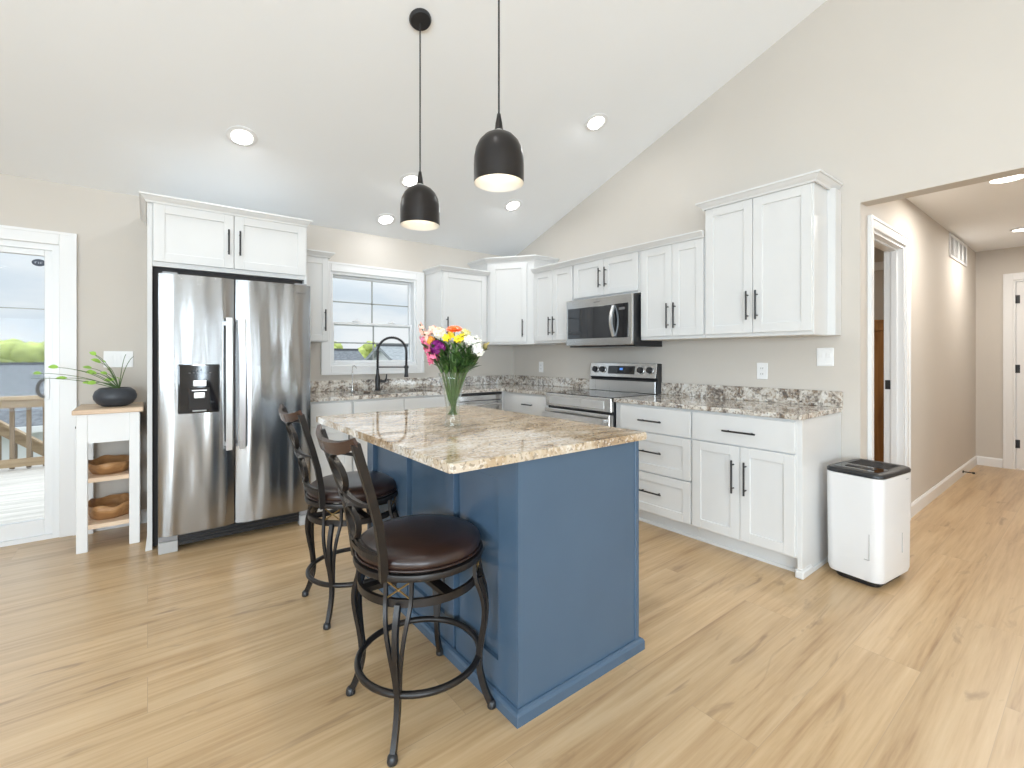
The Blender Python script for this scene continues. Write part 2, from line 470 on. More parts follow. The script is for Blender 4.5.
M['baluster'] = wood('treated_baluster', (.18, .125, .08), (.30, .22, .145), 'z', .8, .6)
M['shingle'] = paint('grey_shingles', (.15, .16, .175), .85, .30, 9, .3, 14)
M['shingle_pale'] = paint('pale_grey_shingles', (.30, .32, .33), .85, .2, 9, .3, 14)
M['siding'] = paint('white_siding', (.80, .81, .82), .6, .03, 2)
M['ridge'] = paint('ridge_cap', (.10, .105, .11), .8, .1, 8)
M['win_dark'] = paint('house_window', (.10, .13, .16), .15, .1)
M['grass'] = paint('lawn', (.30, .31, .22), .9, .25, .3)
M['tree'] = paint('spring_foliage', (.42, .48, .14), .8, .35, 1.2)
M['tree_dark'] = paint('far_foliage', (.13, .20, .09), .85, .35, 1.0)
M['bark'] = paint('bark', (.10, .075, .05), .9, .3, 8)
M['armoire'] = wood('orange_oak', (.24, .105, .03), (.44, .22, .075), 'z', .8, .4)
M['sticker'] = paint('navy_sticker', (.02, .03, .055), .4, .05)
M['sticker_mark'] = paint('pale_sticker_mark', (.30, .32, .38), .4, .1)
M['sink'] = steel('sink_steel', (.5, .5, .5), .3)
M['handle_grey'] = paint('handle_grey', (.075, .07, .065), .5, .05)
M['badge'] = paint('badge_grey', (.17, .165, .165), .4, .05)
M['display'] = emit('blue_display', (.10, .28, .75), .55)
def glass_mat():
    # thin blown glass: clear, brighter reflections towards the edges
    m, nt, b = new_mat('vase_glass'); nt.nodes.remove(b)
    N = nt.nodes.new; L = nt.links.new
    tr = N('ShaderNodeBsdfTransparent'); tr.inputs['Color'].default_value = (.955, .975, .965, 1)
    gl = N('ShaderNodeBsdfGlossy'); gl.inputs['Roughness'].default_value = .03
    lw = N('ShaderNodeLayerWeight'); lw.inputs['Blend'].default_value = .5
    pw = N('ShaderNodeMath'); pw.operation = 'POWER'; pw.inputs[1].default_value = 2.4; L(lw.outputs['Facing'], pw.inputs[0])
    sc = N('ShaderNodeMath'); sc.operation = 'MULTIPLY_ADD'; sc.inputs[1].default_value = .8; sc.inputs[2].default_value = .035; L(pw.outputs['Value'], sc.inputs[0])
    mx = N('ShaderNodeMixShader')
    L(sc.outputs['Value'], mx.inputs['Fac']); L(tr.outputs['BSDF'], mx.inputs[1]); L(gl.outputs['BSDF'], mx.inputs[2]); L(mx.outputs['Shader'], nt.nodes['Material Output'].inputs['Surface'])
    return m
M['glass'] = glass_mat()

# ------------------------------------------------------------------ room shell
SL = 0.341           # ceiling rise per metre from the back wall
ZC = 2.420           # ceiling height at the back wall
def ceil_z(y): return ZC + SL * (ROOM_Y1 - abs(y))
HALL_Y1, HALL_Y0, HALL_X1, HALL_Z, HEAD_Z = 0.95, -0.40, 7.48, 2.43, 2.185
WT = 0.12

o = structure(MB().box(ROOM_X0 - .1, 7.7, ROOM_Y0 - .1, ROOM_Y1 + .1, -.06, 0).build('floor', M['floor'], origin=(0, 0, 0)))

def wall_pieces(mb, u0, u1, z0, z1, holes, box):
    # rectangles around rectangular holes (u0, u1, z0, z1), holes sorted by u
    cur = u0
    for (a, b, c, d) in sorted(holes):
        if a > cur: box(cur, a, z0, z1)
        if c > z0: box(a, b, z0, c)
        if d < z1: box(a, b, d, z1)
        cur = b
    if cur < u1: box(cur, u1, z0, z1)

WIN = (1.328, 2.188, 1.150, 2.022)                  # kitchen window opening
SLIDE = (-2.32, -0.475, 0.0, 1.995)                 # patio door opening
mb = MB()
wall_pieces(mb, ROOM_X0 - .1, ROOM_X1 + WT, 0, ZC, [WIN, SLIDE], lambda a, b, c, d: mb.box(a, b, ROOM_Y1, ROOM_Y1 + .14, c, d))
structure(mb.build('wall_back', M['wall'], origin=(0, ROOM_Y1, 0)))
mb = MB()
wall_pieces(mb, ROOM_X0 - .1, ROOM_X1 + WT, 0, ZC, SOUTH_WINDOWS, lambda a, b, c, d: mb.box(a, b, ROOM_Y0 - .14, ROOM_Y0, c, d))
structure(mb.build('wall_front', M['wall'], origin=(0, ROOM_Y0, 0)))
mb = MB()
wall_pieces(mb, ROOM_Y0, ROOM_Y1, 0, ZC, WEST_WINDOWS, lambda a, b, c, d: mb.box(ROOM_X0 - .14, ROOM_X0, a, b, c, d))
mb.prism([(ROOM_Y0, ZC), (ROOM_Y1, ZC), (0, ceil_z(0))], ROOM_X0 - .14, ROOM_X0, 'x')
structure(mb.build('wall_left', M['wall'], origin=(ROOM_X0, 0, 0)))
mb = MB()
XW = ROOM_X1
mb.prism([(HALL_Y1, 0), (ROOM_Y1, 0), (ROOM_Y1, ZC), (HALL_Y1, ceil_z(HALL_Y1))], XW, XW + WT, 'x')
mb.prism([(HALL_Y0, HEAD_Z), (HALL_Y1, HEAD_Z), (HALL_Y1, ceil_z(HALL_Y1)), (0, ceil_z(0)), (HALL_Y0, ceil_z(HALL_Y0))], XW, XW + WT, 'x')
mb.prism([(ROOM_Y0, 0), (HALL_Y0, 0), (HALL_Y0, ceil_z(HALL_Y0)), (ROOM_Y0, ZC)], XW, XW + WT, 'x')
structure(mb.build('wall_right', M['wall'], origin=(XW, 0, 0)))
mb = MB()
for sgn in (1, -1):
    mb.prism([(0, ceil_z(0)), (sgn * (ROOM_Y1 + .14), ZC - SL * .14), (sgn * (ROOM_Y1 + .14), ZC - SL * .14 + .1), (0, ceil_z(0) + .1)], ROOM_X0 - .14, XW + WT, 'x')
structure(mb.build('ceiling', M['ceiling'], origin=(0, 0, ZC)))

# hall and the bedroom behind its first doorway
DOORWAY = (3.675, 4.475, 0.0, 2.06)
mb = MB()
wall_pieces(mb, XW + WT, HALL_X1, 0, HALL_Z, [DOORWAY], lambda a, b, c, d: mb.box(a, b, HALL_Y1, HALL_Y1 + WT, c, d))
structure(mb.build('wall_hall_left', M['wall'], origin=(XW, HALL_Y1, 0)))
structure(MB().box(XW + WT, HALL_X1, HALL_Y0 - WT, HALL_Y0, 0, HALL_Z).build('wall_hall_right', M['wall']))
HD = (-0.13, 0.655, 0.0, 2.07)                      # end-of-hall door opening
mb = MB()
wall_pieces(mb, HALL_Y0 - WT, HALL_Y1 + WT, 0, HALL_Z, [HD], lambda a, b, c, d: mb.box(HALL_X1, HALL_X1 + WT, a, b, c, d))
structure(mb.build('wall_hall_end', M['wall'], origin=(HALL_X1, 0, 0)))
structure(MB().box(XW + WT, HALL_X1 + WT, HALL_Y0 - WT, HALL_Y1 + WT, HALL_Z, HALL_Z + .08).build('ceiling_hall', M['ceiling']))
structure(MB().box(6.2, 6.3, HALL_Y1 + WT, 3.6, 0, HALL_Z).build('wall_bedroom_end', M['wall']))
structure(MB().box(XW + WT, 6.3, 3.6, 3.7, 0, HALL_Z).build('wall_bedroom_side', M['wall']))
structure(MB().box(XW + WT, 6.3, HALL_Y1 + WT, 3.7, HALL_Z, HALL_Z + .08).build('ceiling_bedroom', M['ceiling']))
structure(MB().box(6.185, 6.2, HALL_Y1 + WT, 3.6, 2.16, 2.25, .004).build('trim_3', M['trim']))

# baseboards
def base_profile(mb, frame, u0, u1, h=.10, t=.014):
    b = MB(frame)
    return b.prism([(0, 0), (t, 0), (t, h - .018), (t * .45, h), (0, h)], u0, u1, 'x')
def F_uz(fr):   # prism helper: (u along, n, z)
    return fr
def baseboard(name, fr, u0, u1):
    b = MB(fr)
    b.prism([(0, 0), (.014, 0), (.014, .085), (.006, .10), (0, .10)], u0, u1, 'x')
    return structure(b.build(name, M['trim']))
baseboard('baseboard_back', F_back(ROOM_Y1), -0.385, -0.002)
baseboard('baseboard_hall_left', F_dir((0, HALL_Y1), (1, 0), (0, -1)), 4.56, HALL_X1 - .014)
baseboard('baseboard_hall_end', F_right(HALL_X1), .735, HALL_Y1)
baseboard('baseboard_hall_right', F_dir((0, HALL_Y0), (1, 0), (0, 1)), XW + .13, HALL_X1)
baseboard('baseboard_right', F_right(XW), HALL_Y1, 1.045)
baseboard('baseboard_front', F_dir((0, ROOM_Y0), (1, 0), (0, 1)), -.40, XW)
baseboard('baseboard_left', F_dir((ROOM_X0, 0), (0, 1), (1, 0)), ROOM_Y0, ROOM_Y1)

def casing(mb, a, b, z0, z1, w=.085, t=.018, sill=False, foot=True):
    # flat moulded casing around an opening, (u, n, z) frame
    zb = z0 if not sill else z0 - w
    mb.box(a - w, a, 0, t, zb, z1 + w, .003); mb.box(b, b + w, 0, t, zb, z1 + w, .003)
    mb.box(a, b, 0, t, z1, z1 + w, .003)
    mb.box(a - w, a - w + .018, t, t + .006, zb, z1 + w); mb.box(b + w - .018, b + w, t, t + .006, zb, z1 + w); mb.box(a - w + .018, b + w - .018, t, t + .006, z1 + w - .018, z1 + w)
    if sill:
        mb.box(a, b, 0, t, z0 - w, z0, .003); mb.box(a - w + .018, b + w - .018, t, t + .006, z0 - w, z0 - w + .018)

# kitchen window over the sink
def kitchen_window():
    fr = F_back(ROOM_Y1)
    a, b, c, d = WIN
    mb = MB(fr); casing(mb, a, b, c, d, sill=True)
    w = structure(mb.build('window_1', M['trim']))
    mb = MB(fr)   # jamb liner
    for (x0, x1, z0, z1) in ((a, a + .022, c, d), (b - .022, b, c, d), (a + .022, b - .022, d - .022, d), (a + .022, b - .022, c, c + .025)):
        mb.box(x0, x1, -.13, .0, z0, z1)
    mb.build('window_frame', M['vinyl'], w)
    def sash(n0, z0, z1, r, zm):
        mb = MB(fr)
        x0, x1 = a + .022, b - .022
        mb.box(x0, x0 + r, n0, n0 + .03, z0, z1, .003); mb.box(x1 - r, x1, n0, n0 + .03, z0, z1, .003)
        mb.box(x0 + r, x1 - r, n0, n0 + .03, z0, z0 + r, .003); mb.box(x0 + r, x1 - r, n0, n0 + .03, z1 - r, z1, .003)
        s = mb.build('sash', M['vinyl'], w)
        MB(fr).box(x0 + r, x1 - r, n0 + .013, n0 + .017, z0 + r, z1 - r).build('pane', M['pane'], s)
        mb = MB(fr); xm = (x0 + x1) / 2
        mb.box(xm - .007, xm + .007, n0 + .009, n0 + .0125, z0 + r, z1 - r)
        mb.box(x0 + r, x1 - r, n0 + .008, n0 + .0125, zm - .006, zm + .006)
        mb.build('muntin', M['grey_plastic'], s)
        return s
    sash(-.105, 1.53, d - .022, .022, 1.755)
    s = sash(-.07, c + .025, 1.562, .024, 1.365)
    for xx in (a + .25, b - .25):
        mb = MB(fr); mb.box(xx - .035, xx + .035, -.04, -.022, 1.565, 1.578, .004); mb.box(xx - .012, xx + .02, -.036, -.026, 1.578, 1.588, .003)
        mb.build('sash_lock', M['vinyl'], w)
kitchen_window()

# patio door on the left
def patio_door():
    fr = F_back(ROOM_Y1)
    a, b, c, d = SLIDE
    mb = MB(fr); casing(mb, a, b, c, d, w=.088)
    w = structure(mb.build('door_1', M['trim']))
    mb = MB(fr)
    mb.box(b - .035, b, -.13, 0, 0, d); mb.box(a, a + .035, -.13, 0, 0, d); mb.box(a + .035, b - .035, -.13, 0, d - .04, d); mb.box(a + .035, b - .035, -.13, -.0, 0, .03)
    mb.build('door_frame', M['vinyl'], w)
    def panel(x0, x1, n0):
        mb = MB(fr); r = .040
        mb.box(x0, x0 + r, n0, n0 + .035, .03, d - .04, .003); mb.box(x1 - r, x1, n0, n0 + .035, .03, d - .04, .003)
        mb.box(x0 + r, x1 - r, n0, n0 + .035, .03, .135, .003); mb.box(x0 + r, x1 - r, n0, n0 + .035, d - .04 - r, d - .04, .003)
        s = mb.build('sliding_panel', M['vinyl'], w)
        MB(fr).box(x0 + r, x1 - r, n0 + .015, n0 + .020, .135, d - .04 - r).build('pane', M['pane'], s)
        MB(fr).box(x0 + r, x1 - r, n0 + .010, n0 + .0145, 1.552, 1.559).build('muntin', M['grey_plastic'], s)
        return s
    s = panel(-1.44, b - .035, -.05)
    panel(a + .035, -1.38, -.095)
    # curved pull handle
    xh = b - .062
    mb = MB(fr)
    pts = []
    for k in range(13):
        t = k / 12
        ang = -PI / 2 + PI * t
        pts.append((xh - .010 - .034 * math.cos(ang), -.004, 1.02 + .058 * math.sin(ang)))
    mb.tube(pts, 1.0, flat=(.009, .007))
    mb.build('door_handle', M['handle_grey'], s)
    MB(fr).box(xh - .014, xh + .014, -.015, -.008, .94, 1.10, .004).build('handle_plate', M['vinyl'], s)
    # oval sticker on the glass
    mb = MB(fr)
    mb.prism([(-.578 + .035 * math.cos(2 * PI * k / 28), 1.868 + .024 * math.sin(2 * PI * k / 28)) for k in range(28)], -.0295, -.0285, 'y')
    st = mb.build('glass_sticker', M['sticker'], s)
    mb = MB(fr)
    for (x0, x1, z0, z1) in ((-.598, -.593, 1.862, 1.874), (-.593, -.586, 1.871, 1.874), (-.582, -.577, 1.861, 1.874), (-.573, -.568, 1.861, 1.874), (-.568, -.560, 1.872, 1.875), (-.568, -.562, 1.864, 1.867)):
        mb.box(x0, x1, -.0284, -.0279, z0, z1)
    mb.build('sticker_mark', M['sticker_mark'], st)
patio_door()

# guessed windows behind the camera (lamps added inside them light the room)
def plain_window(name, fr, a, b, c, d):
    mb = MB(fr); casing(mb, a, b, c, d, sill=True)
    w = structure(mb.build(name, M['trim']))
    mb = MB(fr); r = .05; m = (a + b) / 2
    for (x0, x1, z0, z1) in ((a, a + r, c, d), (b - r, b, c, d), (a + r, b - r, d - r, d), (a + r, b - r, c, c + r), (m - .02, m + .02, c + r, d - r)):
        mb.box(x0, x1, -.11, -.05, z0, z1)
    mb.build('window_frame', M['vinyl'], w)
    MB(fr).box(a + r, b - r, -.083, -.078, c + r, d - r).build('pane', M['pane'], w)
k = 2
for q in SOUTH_WINDOWS:
    plain_window('window_%d' % k, F_dir((0, ROOM_Y0), (1, 0), (0, 1)), *q); k += 1
for q in WEST_WINDOWS:
    plain_window('window_%d' % k, F_dir((ROOM_X0, 0), (0, 1), (1, 0)), *q); k += 1

# doorway casing in the hall, with its jamb and strike plate
def hall_doorway():
    a, b, c, d = DOORWAY
    fr = F_dir((0, HALL_Y1), (1, 0), (0, -1))
    mb = MB(fr); casing(mb, a, b, c, d, w=.072)
    t = structure(mb.build('trim_1', M['trim']))
    mb = MB(fr)
    mb.box(a, a + .018, -WT, 0, 0, d); mb.box(b - .018, b, -WT, 0, 0, d); mb.box(a + .018, b - .018, -WT, 0, d - .018, d)
    mb.box(b - .030, b - .018, -.075, -.04, 0, d - .03); mb.box(a + .018, a + .03, -.075, -.04, 0, d - .03); mb.box(a + .03, b - .03, -.075, -.04, d - .03, d - .018)
    mb.build('door_jamb', M['trim'], t)
    mb = MB(fr); mb.box(b - .0215, b - .0175, -.112, -.080, .985, 1.055, .003)
    mb.box(b - .0235, b - .021, -.104, -.088, 1.005, 1.035)
    mb.build('strike_plate', M['black'], t)
hall_doorway()

# door at the end of the hall
def hall_end_door():
    a, b, c, d = HD
    fr = F_right(HALL_X1)
    mb = MB(fr); casing(mb, a, b, c, d, w=.075)
    w = structure(mb.build('door_2', M['trim']))
    mb = MB(fr); mb.box(a, a + .018, -WT, 0, 0, d); mb.box(b - .018, b, -WT, 0, 0, d); mb.box(a + .018, b - .018, -WT, 0, d - .018, d)
    mb.build('door_jamb', M['trim'], w)
    mb = MB(fr)
    x0, x1 = a + .021, b - .021
    r = .11
    mb.box(x0, x1, -.045, -.022, .012, d - .022)
    for (u0, u1, z0, z1) in ((x0, x0 + r, .012, d - .022), (x1 - r, x1, .012, d - .022), (x0 + r, x1 - r, .012, .24), (x0 + r, x1 - r, d - .13, d - .022), (x0 + r, x1 - r, .98, 1.10)):
        mb.box(u0, u1, -.022, -.012, z0, z1, .003)
    s = mb.build('door_slab', M['trim'], w)
    for z in (1.86, 1.10, .28):
        mb = MB(fr); mb.cyl((b - .02, -.006, z - .045), (b - .02, -.006, z + .045), .008, seg=10); mb.box(b - .05, b - .02, -.0125, -.0095, z - .045, z + .045)
        mb.build('hinge', M['black'], w)
    mb = MB(fr); mb.cyl((a + .08, -.012, .95), (a + .08, .045, .95), .009); mb.ball((a + .08, .06, .95), .027, 2)
    mb.build('door_knob', M['black'], s, smooth=True)
hall_end_door()

# spring door stop on the hall baseboard
mb = MB()
mb.cyl((6.62, HALL_Y1 - .014, .05), (6.62, HALL_Y1 - .022, .05), .014)
mb.cyl((6.62, HALL_Y1 - .022, .05), (6.62, HALL_Y1 - .085, .05), .005)
mb.cyl((6.62, HALL_Y1 - .085, .05), (6.62, HALL_Y1 - .105, .05), .010)
tag(mb.build('door_stop', M['black']), 'small black door stop on the hall baseboard', 'door stop')

# return-air vent high in the hall
def hall_vent():
    x0, x1, z0, z1 = 6.03, 6.88, 2.19, 2.415
    t = thing('air_vent', 'white return air vent grille high on the hall wall', 'vent', ((x0 + x1) / 2, HALL_Y1, z0))
    fr = F_dir((0, HALL_Y1 - .001), (1, 0), (0, -1))
    mb = MB(fr); r = .022
    mb.box(x0, x1, 0, .012, z0, z0 + r, .003); mb.box(x0, x1, 0, .012, z1 - r, z1, .003); mb.box(x0, x0 + r, 0, .012, z0 + r, z1 - r, .003); mb.box(x1 - r, x1, 0, .012, z0 + r, z1 - r, .003)
    for k in range(1, 4):
        xx = x0 + (x1 - x0) * k / 4; mb.box(xx - .01, xx + .01, 0, .012, z0 + r, z1 - r)
    mb.build('vent_frame', M['trim'], t)
    mb = MB(fr)
    mb.box(x0 + r, x1 - r, 0.0, .0015, z0 + r, z1 - r)
    mb.build('vent_backing', M['grey_plastic'], t)
    mb = MB(fr)
    n = 12
    for k in range(n):
        z = z0 + r + (z1 - z0 - 2 * r) * (k + .5) / n
        mb.prism([(.002, z + .004), (.0035, z + .0055), (.0105, z - .004), (.009, z - .0055)], x0 + r, x1 - r, 'x')
    mb.build('louvre', M['trim'], t)
hall_vent()

# wooden cupboard seen through the hall doorway
def cupboard():
    t = thing('wooden_cupboard', 'tall orange oak cupboard beyond the hall doorway', 'cupboard', (5.95, 1.75, 0))
    MB().box(5.72, 6.18, 1.15, 2.35, .06, 1.60, .006).build('carcass', M['armoire'], t)
    MB().box(5.74, 6.17, 1.17, 2.33, 0, .06).build('plinth', M['armoire'], t)
    fr = F_right(5.72)
    for (a, b) in ((1.17, 1.745), (1.755, 2.33)):
        mb = MB(fr); shaker(mb, a, b, .09, 1.56, 0, rail=.07); d = mb.build('door', M['armoire'], t)
        mb = MB(fr); kx = 1.70 if a < 1.5 else 1.80
        mb.ball((kx, .035, .85), .014, 2); mb.cyl((kx, .018, .85), (kx, .03, .85), .006)
        mb.build('knob', M['brass'], d, smooth=True)

# ------------------------------------------------------------------ cabinet helpers
def shaker(mb, u0, u1, z0, z1, n0=0.0, t=.02, rail=.058, rec=.009, flat=False):
    if flat:
        mb.box(u0, u1, n0, n0 + t, z0, z1, .002); return
    mb.box(u0 + rail - .002, u1 - rail + .002, n0, n0 + t - rec, z0 + rail - .002, z1 - rail + .002)
    b = .0015
    mb.box(u0, u0 + rail, n0, n0 + t, z0, z1, b); mb.box(u1 - rail, u1, n0, n0 + t, z0, z1, b)
    mb.box(u0 + rail, u1 - rail, n0, n0 + t, z0, z0 + rail, b); mb.box(u0 + rail, u1 - rail, n0, n0 + t, z1 - rail, z1, b)
def pull(fr, u, z, n0, length, vertical, parent):
    mb = MB(fr); h = length / 2; n = n0 + .030; q = h * .72
    if vertical:
        mb.cyl((u, n, z - h), (u, n, z + h), .0058, seg=10)
        for s in (-q, q): mb.cyl((u, n0, z + s), (u, n, z + s), .0045, seg=8)
    else:
        mb.cyl((u - h, n, z), (u + h, n, z), .0058, seg=10)
        for s in (-q, q): mb.cyl((u + s, n0, z), (u + s, n, z), .0045, seg=8)
    return mb.build('handle', M['black_metal'], parent, smooth=True, autosmooth=40)
def door(fr, root, u0, u1, z0, z1, hu=None, hz=None, hl=.16, name='door', horizontal=False, flat=False, rail=.058, m='cab'):
    mb = MB(fr); shaker(mb, u0, u1, z0, z1, rail=rail, flat=flat)
    d = mb.build(name, M[m], root)
    if hu is not None: pull(fr, hu, hz, .02, hl, not horizontal, d)
    return d
def crown(root, path, z, out=.045, h=.05, name='crown_moulding'):
    # path: plan polyline (x, y); the moulding flares to its left side
    prof = [(0, 0), (.008, 0), (.012, .012), (out * .55, h * .45), (out * .85, h * .75), (out, h * .78), (out, h), (0, h)]
    P = [Vector((p[0], p[1])) for p in path]; n = len(P)
    dirs = [(P[i + 1] - P[i]).normalized() for i in range(n - 1)]
    nr = [Vector((-d.y, d.x)) for d in dirs]
    mb = MB(); rings = []
    for i in range(n):
        if i == 0: mv = nr[0]
        elif i == n - 1: mv = nr[-1]
        else:
            s = nr[i - 1] + nr[i]; mv = s / max(.2, s.dot(nr[i]))
        rings.append([mb._v((P[i].x + mv.x * a, P[i].y + mv.y * a, z + b)) for a, b in prof])
    m = len(prof)
    for i in range(n - 1):
        for k in range(m): mb.bm.faces.new([rings[i][k], rings[i][(k + 1) % m], rings[i + 1][(k + 1) % m], rings[i + 1][k]])
    mb.bm.faces.new(rings[0]); mb.bm.faces.new(rings[-1][::-1])
    return mb.build(name, M['cab'], root)
def cab_root(name, label, cat, fr, u0, u1, depth, z0, group=None):
    p = fr @ Vector(((u0 + u1) / 2, -depth / 2, z0))
    return thing(name, label, cat, tuple(p), group)
def body(fr, root, u0, u1, z0, z1, depth, name='carcass', bev=.0015):
    return MB(fr).box(u0, u1, -depth, 0, z0, z1, bev).build(name, M['cab'], root)
cupboard()

YB = ROOM_Y1 - .002       # back of back-wall furniture
UY = YB - .323            # face of back-wall upper carcass (doors in front)
XB = XW - .002
UX = XB - .311            # face of right-wall upper carcass
G_UP = 'white wall cabinets'

# --- tall upper at the right end of the range wall
fr = F_right(UX)
t = cab_root('wall_cabinet', 'tallest white two door wall cabinet at the right end above the switch plates', 'cabinet', fr, 1.105, 1.785, .31, 1.385)
body(fr, t, 1.095, 1.785, 1.368, 2.29, .31)
MB(fr).box(1.050, 1.095, -.31, -.21, 1.368, 2.285, .002).build('scribe_strip', M['cab'], t)
MB(fr).box(1.115, 1.775, -.30, -.01, 1.366, 1.369).build('underside', M['cab_in'], t)
door(fr, t, 1.102, 1.446, 1.392, 2.275, 1.418, 1.572, .19); door(fr, t, 1.450, 1.778, 1.392, 2.275, 1.478, 1.572, .19)
crown(t, [(XB - .002, 1.085), (UX - .02, 1.085), (UX - .02, 1.785), (XB - .002, 1.785)], 2.277, .045, .052)
# --- mid upper
t = cab_root('wall_cabinet', 'white two door wall cabinet between the microwave and the tallest cabinet', 'cabinet', fr, 1.79, 2.345, .31, 1.385)
body(fr, t, 1.787, 2.343, 1.368, 2.10, .31)
MB(fr).box(1.795, 2.335, -.30, -.01, 1.366, 1.369).build('underside', M['cab_in'], t)
door(fr, t, 1.795, 2.046, 1.392, 2.085, 2.018, 1.545, .19); door(fr, t, 2.050, 2.330, 1.392, 2.085, 2.078, 1.545, .19)
crown(t, [(UX - .02, 1.788), (UX - .02, 2.344)], 2.087, .04, .048)
# --- over the microwave
t = cab_root('wall_cabinet', 'short white two door wall cabinet directly above the microwave', 'cabinet', fr, 2.347, 3.093, .31, 1.755)
body(fr, t, 2.345, 3.093, 1.755, 2.10, .31)
door(fr, t, 2.362, 2.722, 1.772, 2.085, 2.690, 1.925, .17, rail=.055); door(fr, t, 2.726, 3.082, 1.772, 2.085, 2.758, 1.925, .17, rail=.055)
crown(t, [(UX - .02, 2.345), (UX - .02, 3.093)], 2.087, .04, .048)
# --- left of the microwave
t = cab_root('wall_cabinet', 'white two door wall cabinet between the corner cabinet and the microwave', 'cabinet', fr, 3.095, 3.665, .31, 1.385)
body(fr, t, 3.095, 3.665, 1.368, 2.10, .31)
door(fr, t, 3.108, 3.372, 1.392, 2.085, 3.344, 1.535, .18); door(fr, t, 3.376, 3.655, 1.392, 2.085, 3.404, 1.535, .18)
crown(t, [(UX - .02, 3.095), (UX - .02, 3.665)], 2.087, .04, .048)
# --- diagonal corner cabinet
A = Vector((2.862, UY)); Bp = Vector((UX, 3.672))
ud = (Bp - A).normalized(); nd = Vector((-ud.y, ud.x)) * -1
if nd.dot(Vector((-1, -1))) < 0: nd = -nd
t = thing('corner_wall_cabinet', 'white diagonal corner wall cabinet standing taller than its neighbours', 'cabinet', ((A.x + XB) / 2, (Bp.y + YB) / 2, 1.375))
pl = [(A.x, YB), (A.x, A.y), (Bp.x, Bp.y), (XB, Bp.y), (XB, YB)]
MB().prism(pl, 1.362, 2.245).build('carcass', M['cab'], t)
fr = F_dir(tuple(A), tuple(ud), tuple(nd)); Ld = (Bp - A).length
door(fr, t, .035, Ld - .075, 1.385, 2.215, Ld - .115, 1.53, .18, rail=.06)
crown(t, [(A.x + .002, YB - .002), (A.x, A.y), (Bp.x, Bp.y), (XB - .002, Bp.y)][::-1], 2.225, .05, .055)
# --- right of the window
fr = F_back(UY)
t = cab_root('wall_cabinet', 'white single door wall cabinet between the window and the corner cabinet', 'cabinet', fr, 2.30, 2.86, .322, 1.39)
body(fr, t, 2.30, 2.858, 1.39, 2.10, .322)
door(fr, t, 2.315, 2.835, 1.397, 2.085, 2.352, 1.54, .18)
crown(t, [(2.30, YB - .002), (2.30, UY - .02), (2.858, UY - .02)][::-1], 2.087, .04, .048)
# --- left of the window
t = cab_root('wall_cabinet', 'narrow white wall cabinet between the refrigerator and the window', 'cabinet', fr, .98, 1.215, .322, 1.36)
body(fr, t, .982, 1.213, 1.36, 2.08, .322)
door(fr, t, .987, 1.208, 1.367, 2.065, 1.178, 1.54, .18, rail=.05)
crown(t, [(.982, UY - .02), (1.213, UY - .02), (1.213, YB - .002)][::-1], 2.067, .04, .048)

# --- refrigerator surround
PF = 3.76
t = thing('refrigerator_cabinet', 'white cabinet over the refrigerator with a tall side panel', 'cabinet', (.475, (PF + YB) / 2, 0))
mb = MB(); mb.box(-.002, .024, PF, YB, 0, 2.235, .0015); mb.prism([(-.002, 0), (-.002, .10), (-.012, 0)], PF, PF + .02, 'y')
mb.build('side_panel', M['cab'], t)
MB().box(.935, .957, PF, YB, 0, 2.235, .0015).build('side_panel', M['cab'], t)
fr = F_back(PF + .005)
MB(fr).box(.024, .935, -(YB - PF - .005), 0, 1.815, 2.235).build('carcass', M['cab'], t)
door(fr, t, .030, .472, 1.845, 2.215, .440, 2.02, .17); door(fr, t, .476, .946, 1.845, 2.215, .508, 2.02, .17)
crown(t, [(-.002, YB - .002), (-.002, PF - .015), (.942, PF - .015), (.942, YB - .002)][::-1], 2.212, .04, .05)
mb = MB(); mb.box(.026, .933, 4.30, 4.40, .01, 1.772); mb.box(.026, .933, 3.80, 4.40, 1.772, 1.813); mb.box(.025, .052, 3.80, 4.30, .01, 1.772); mb.build('recess_lining', M['dark_gap'], t)  # black boxes standing in for the shadow gap around the refrigerator

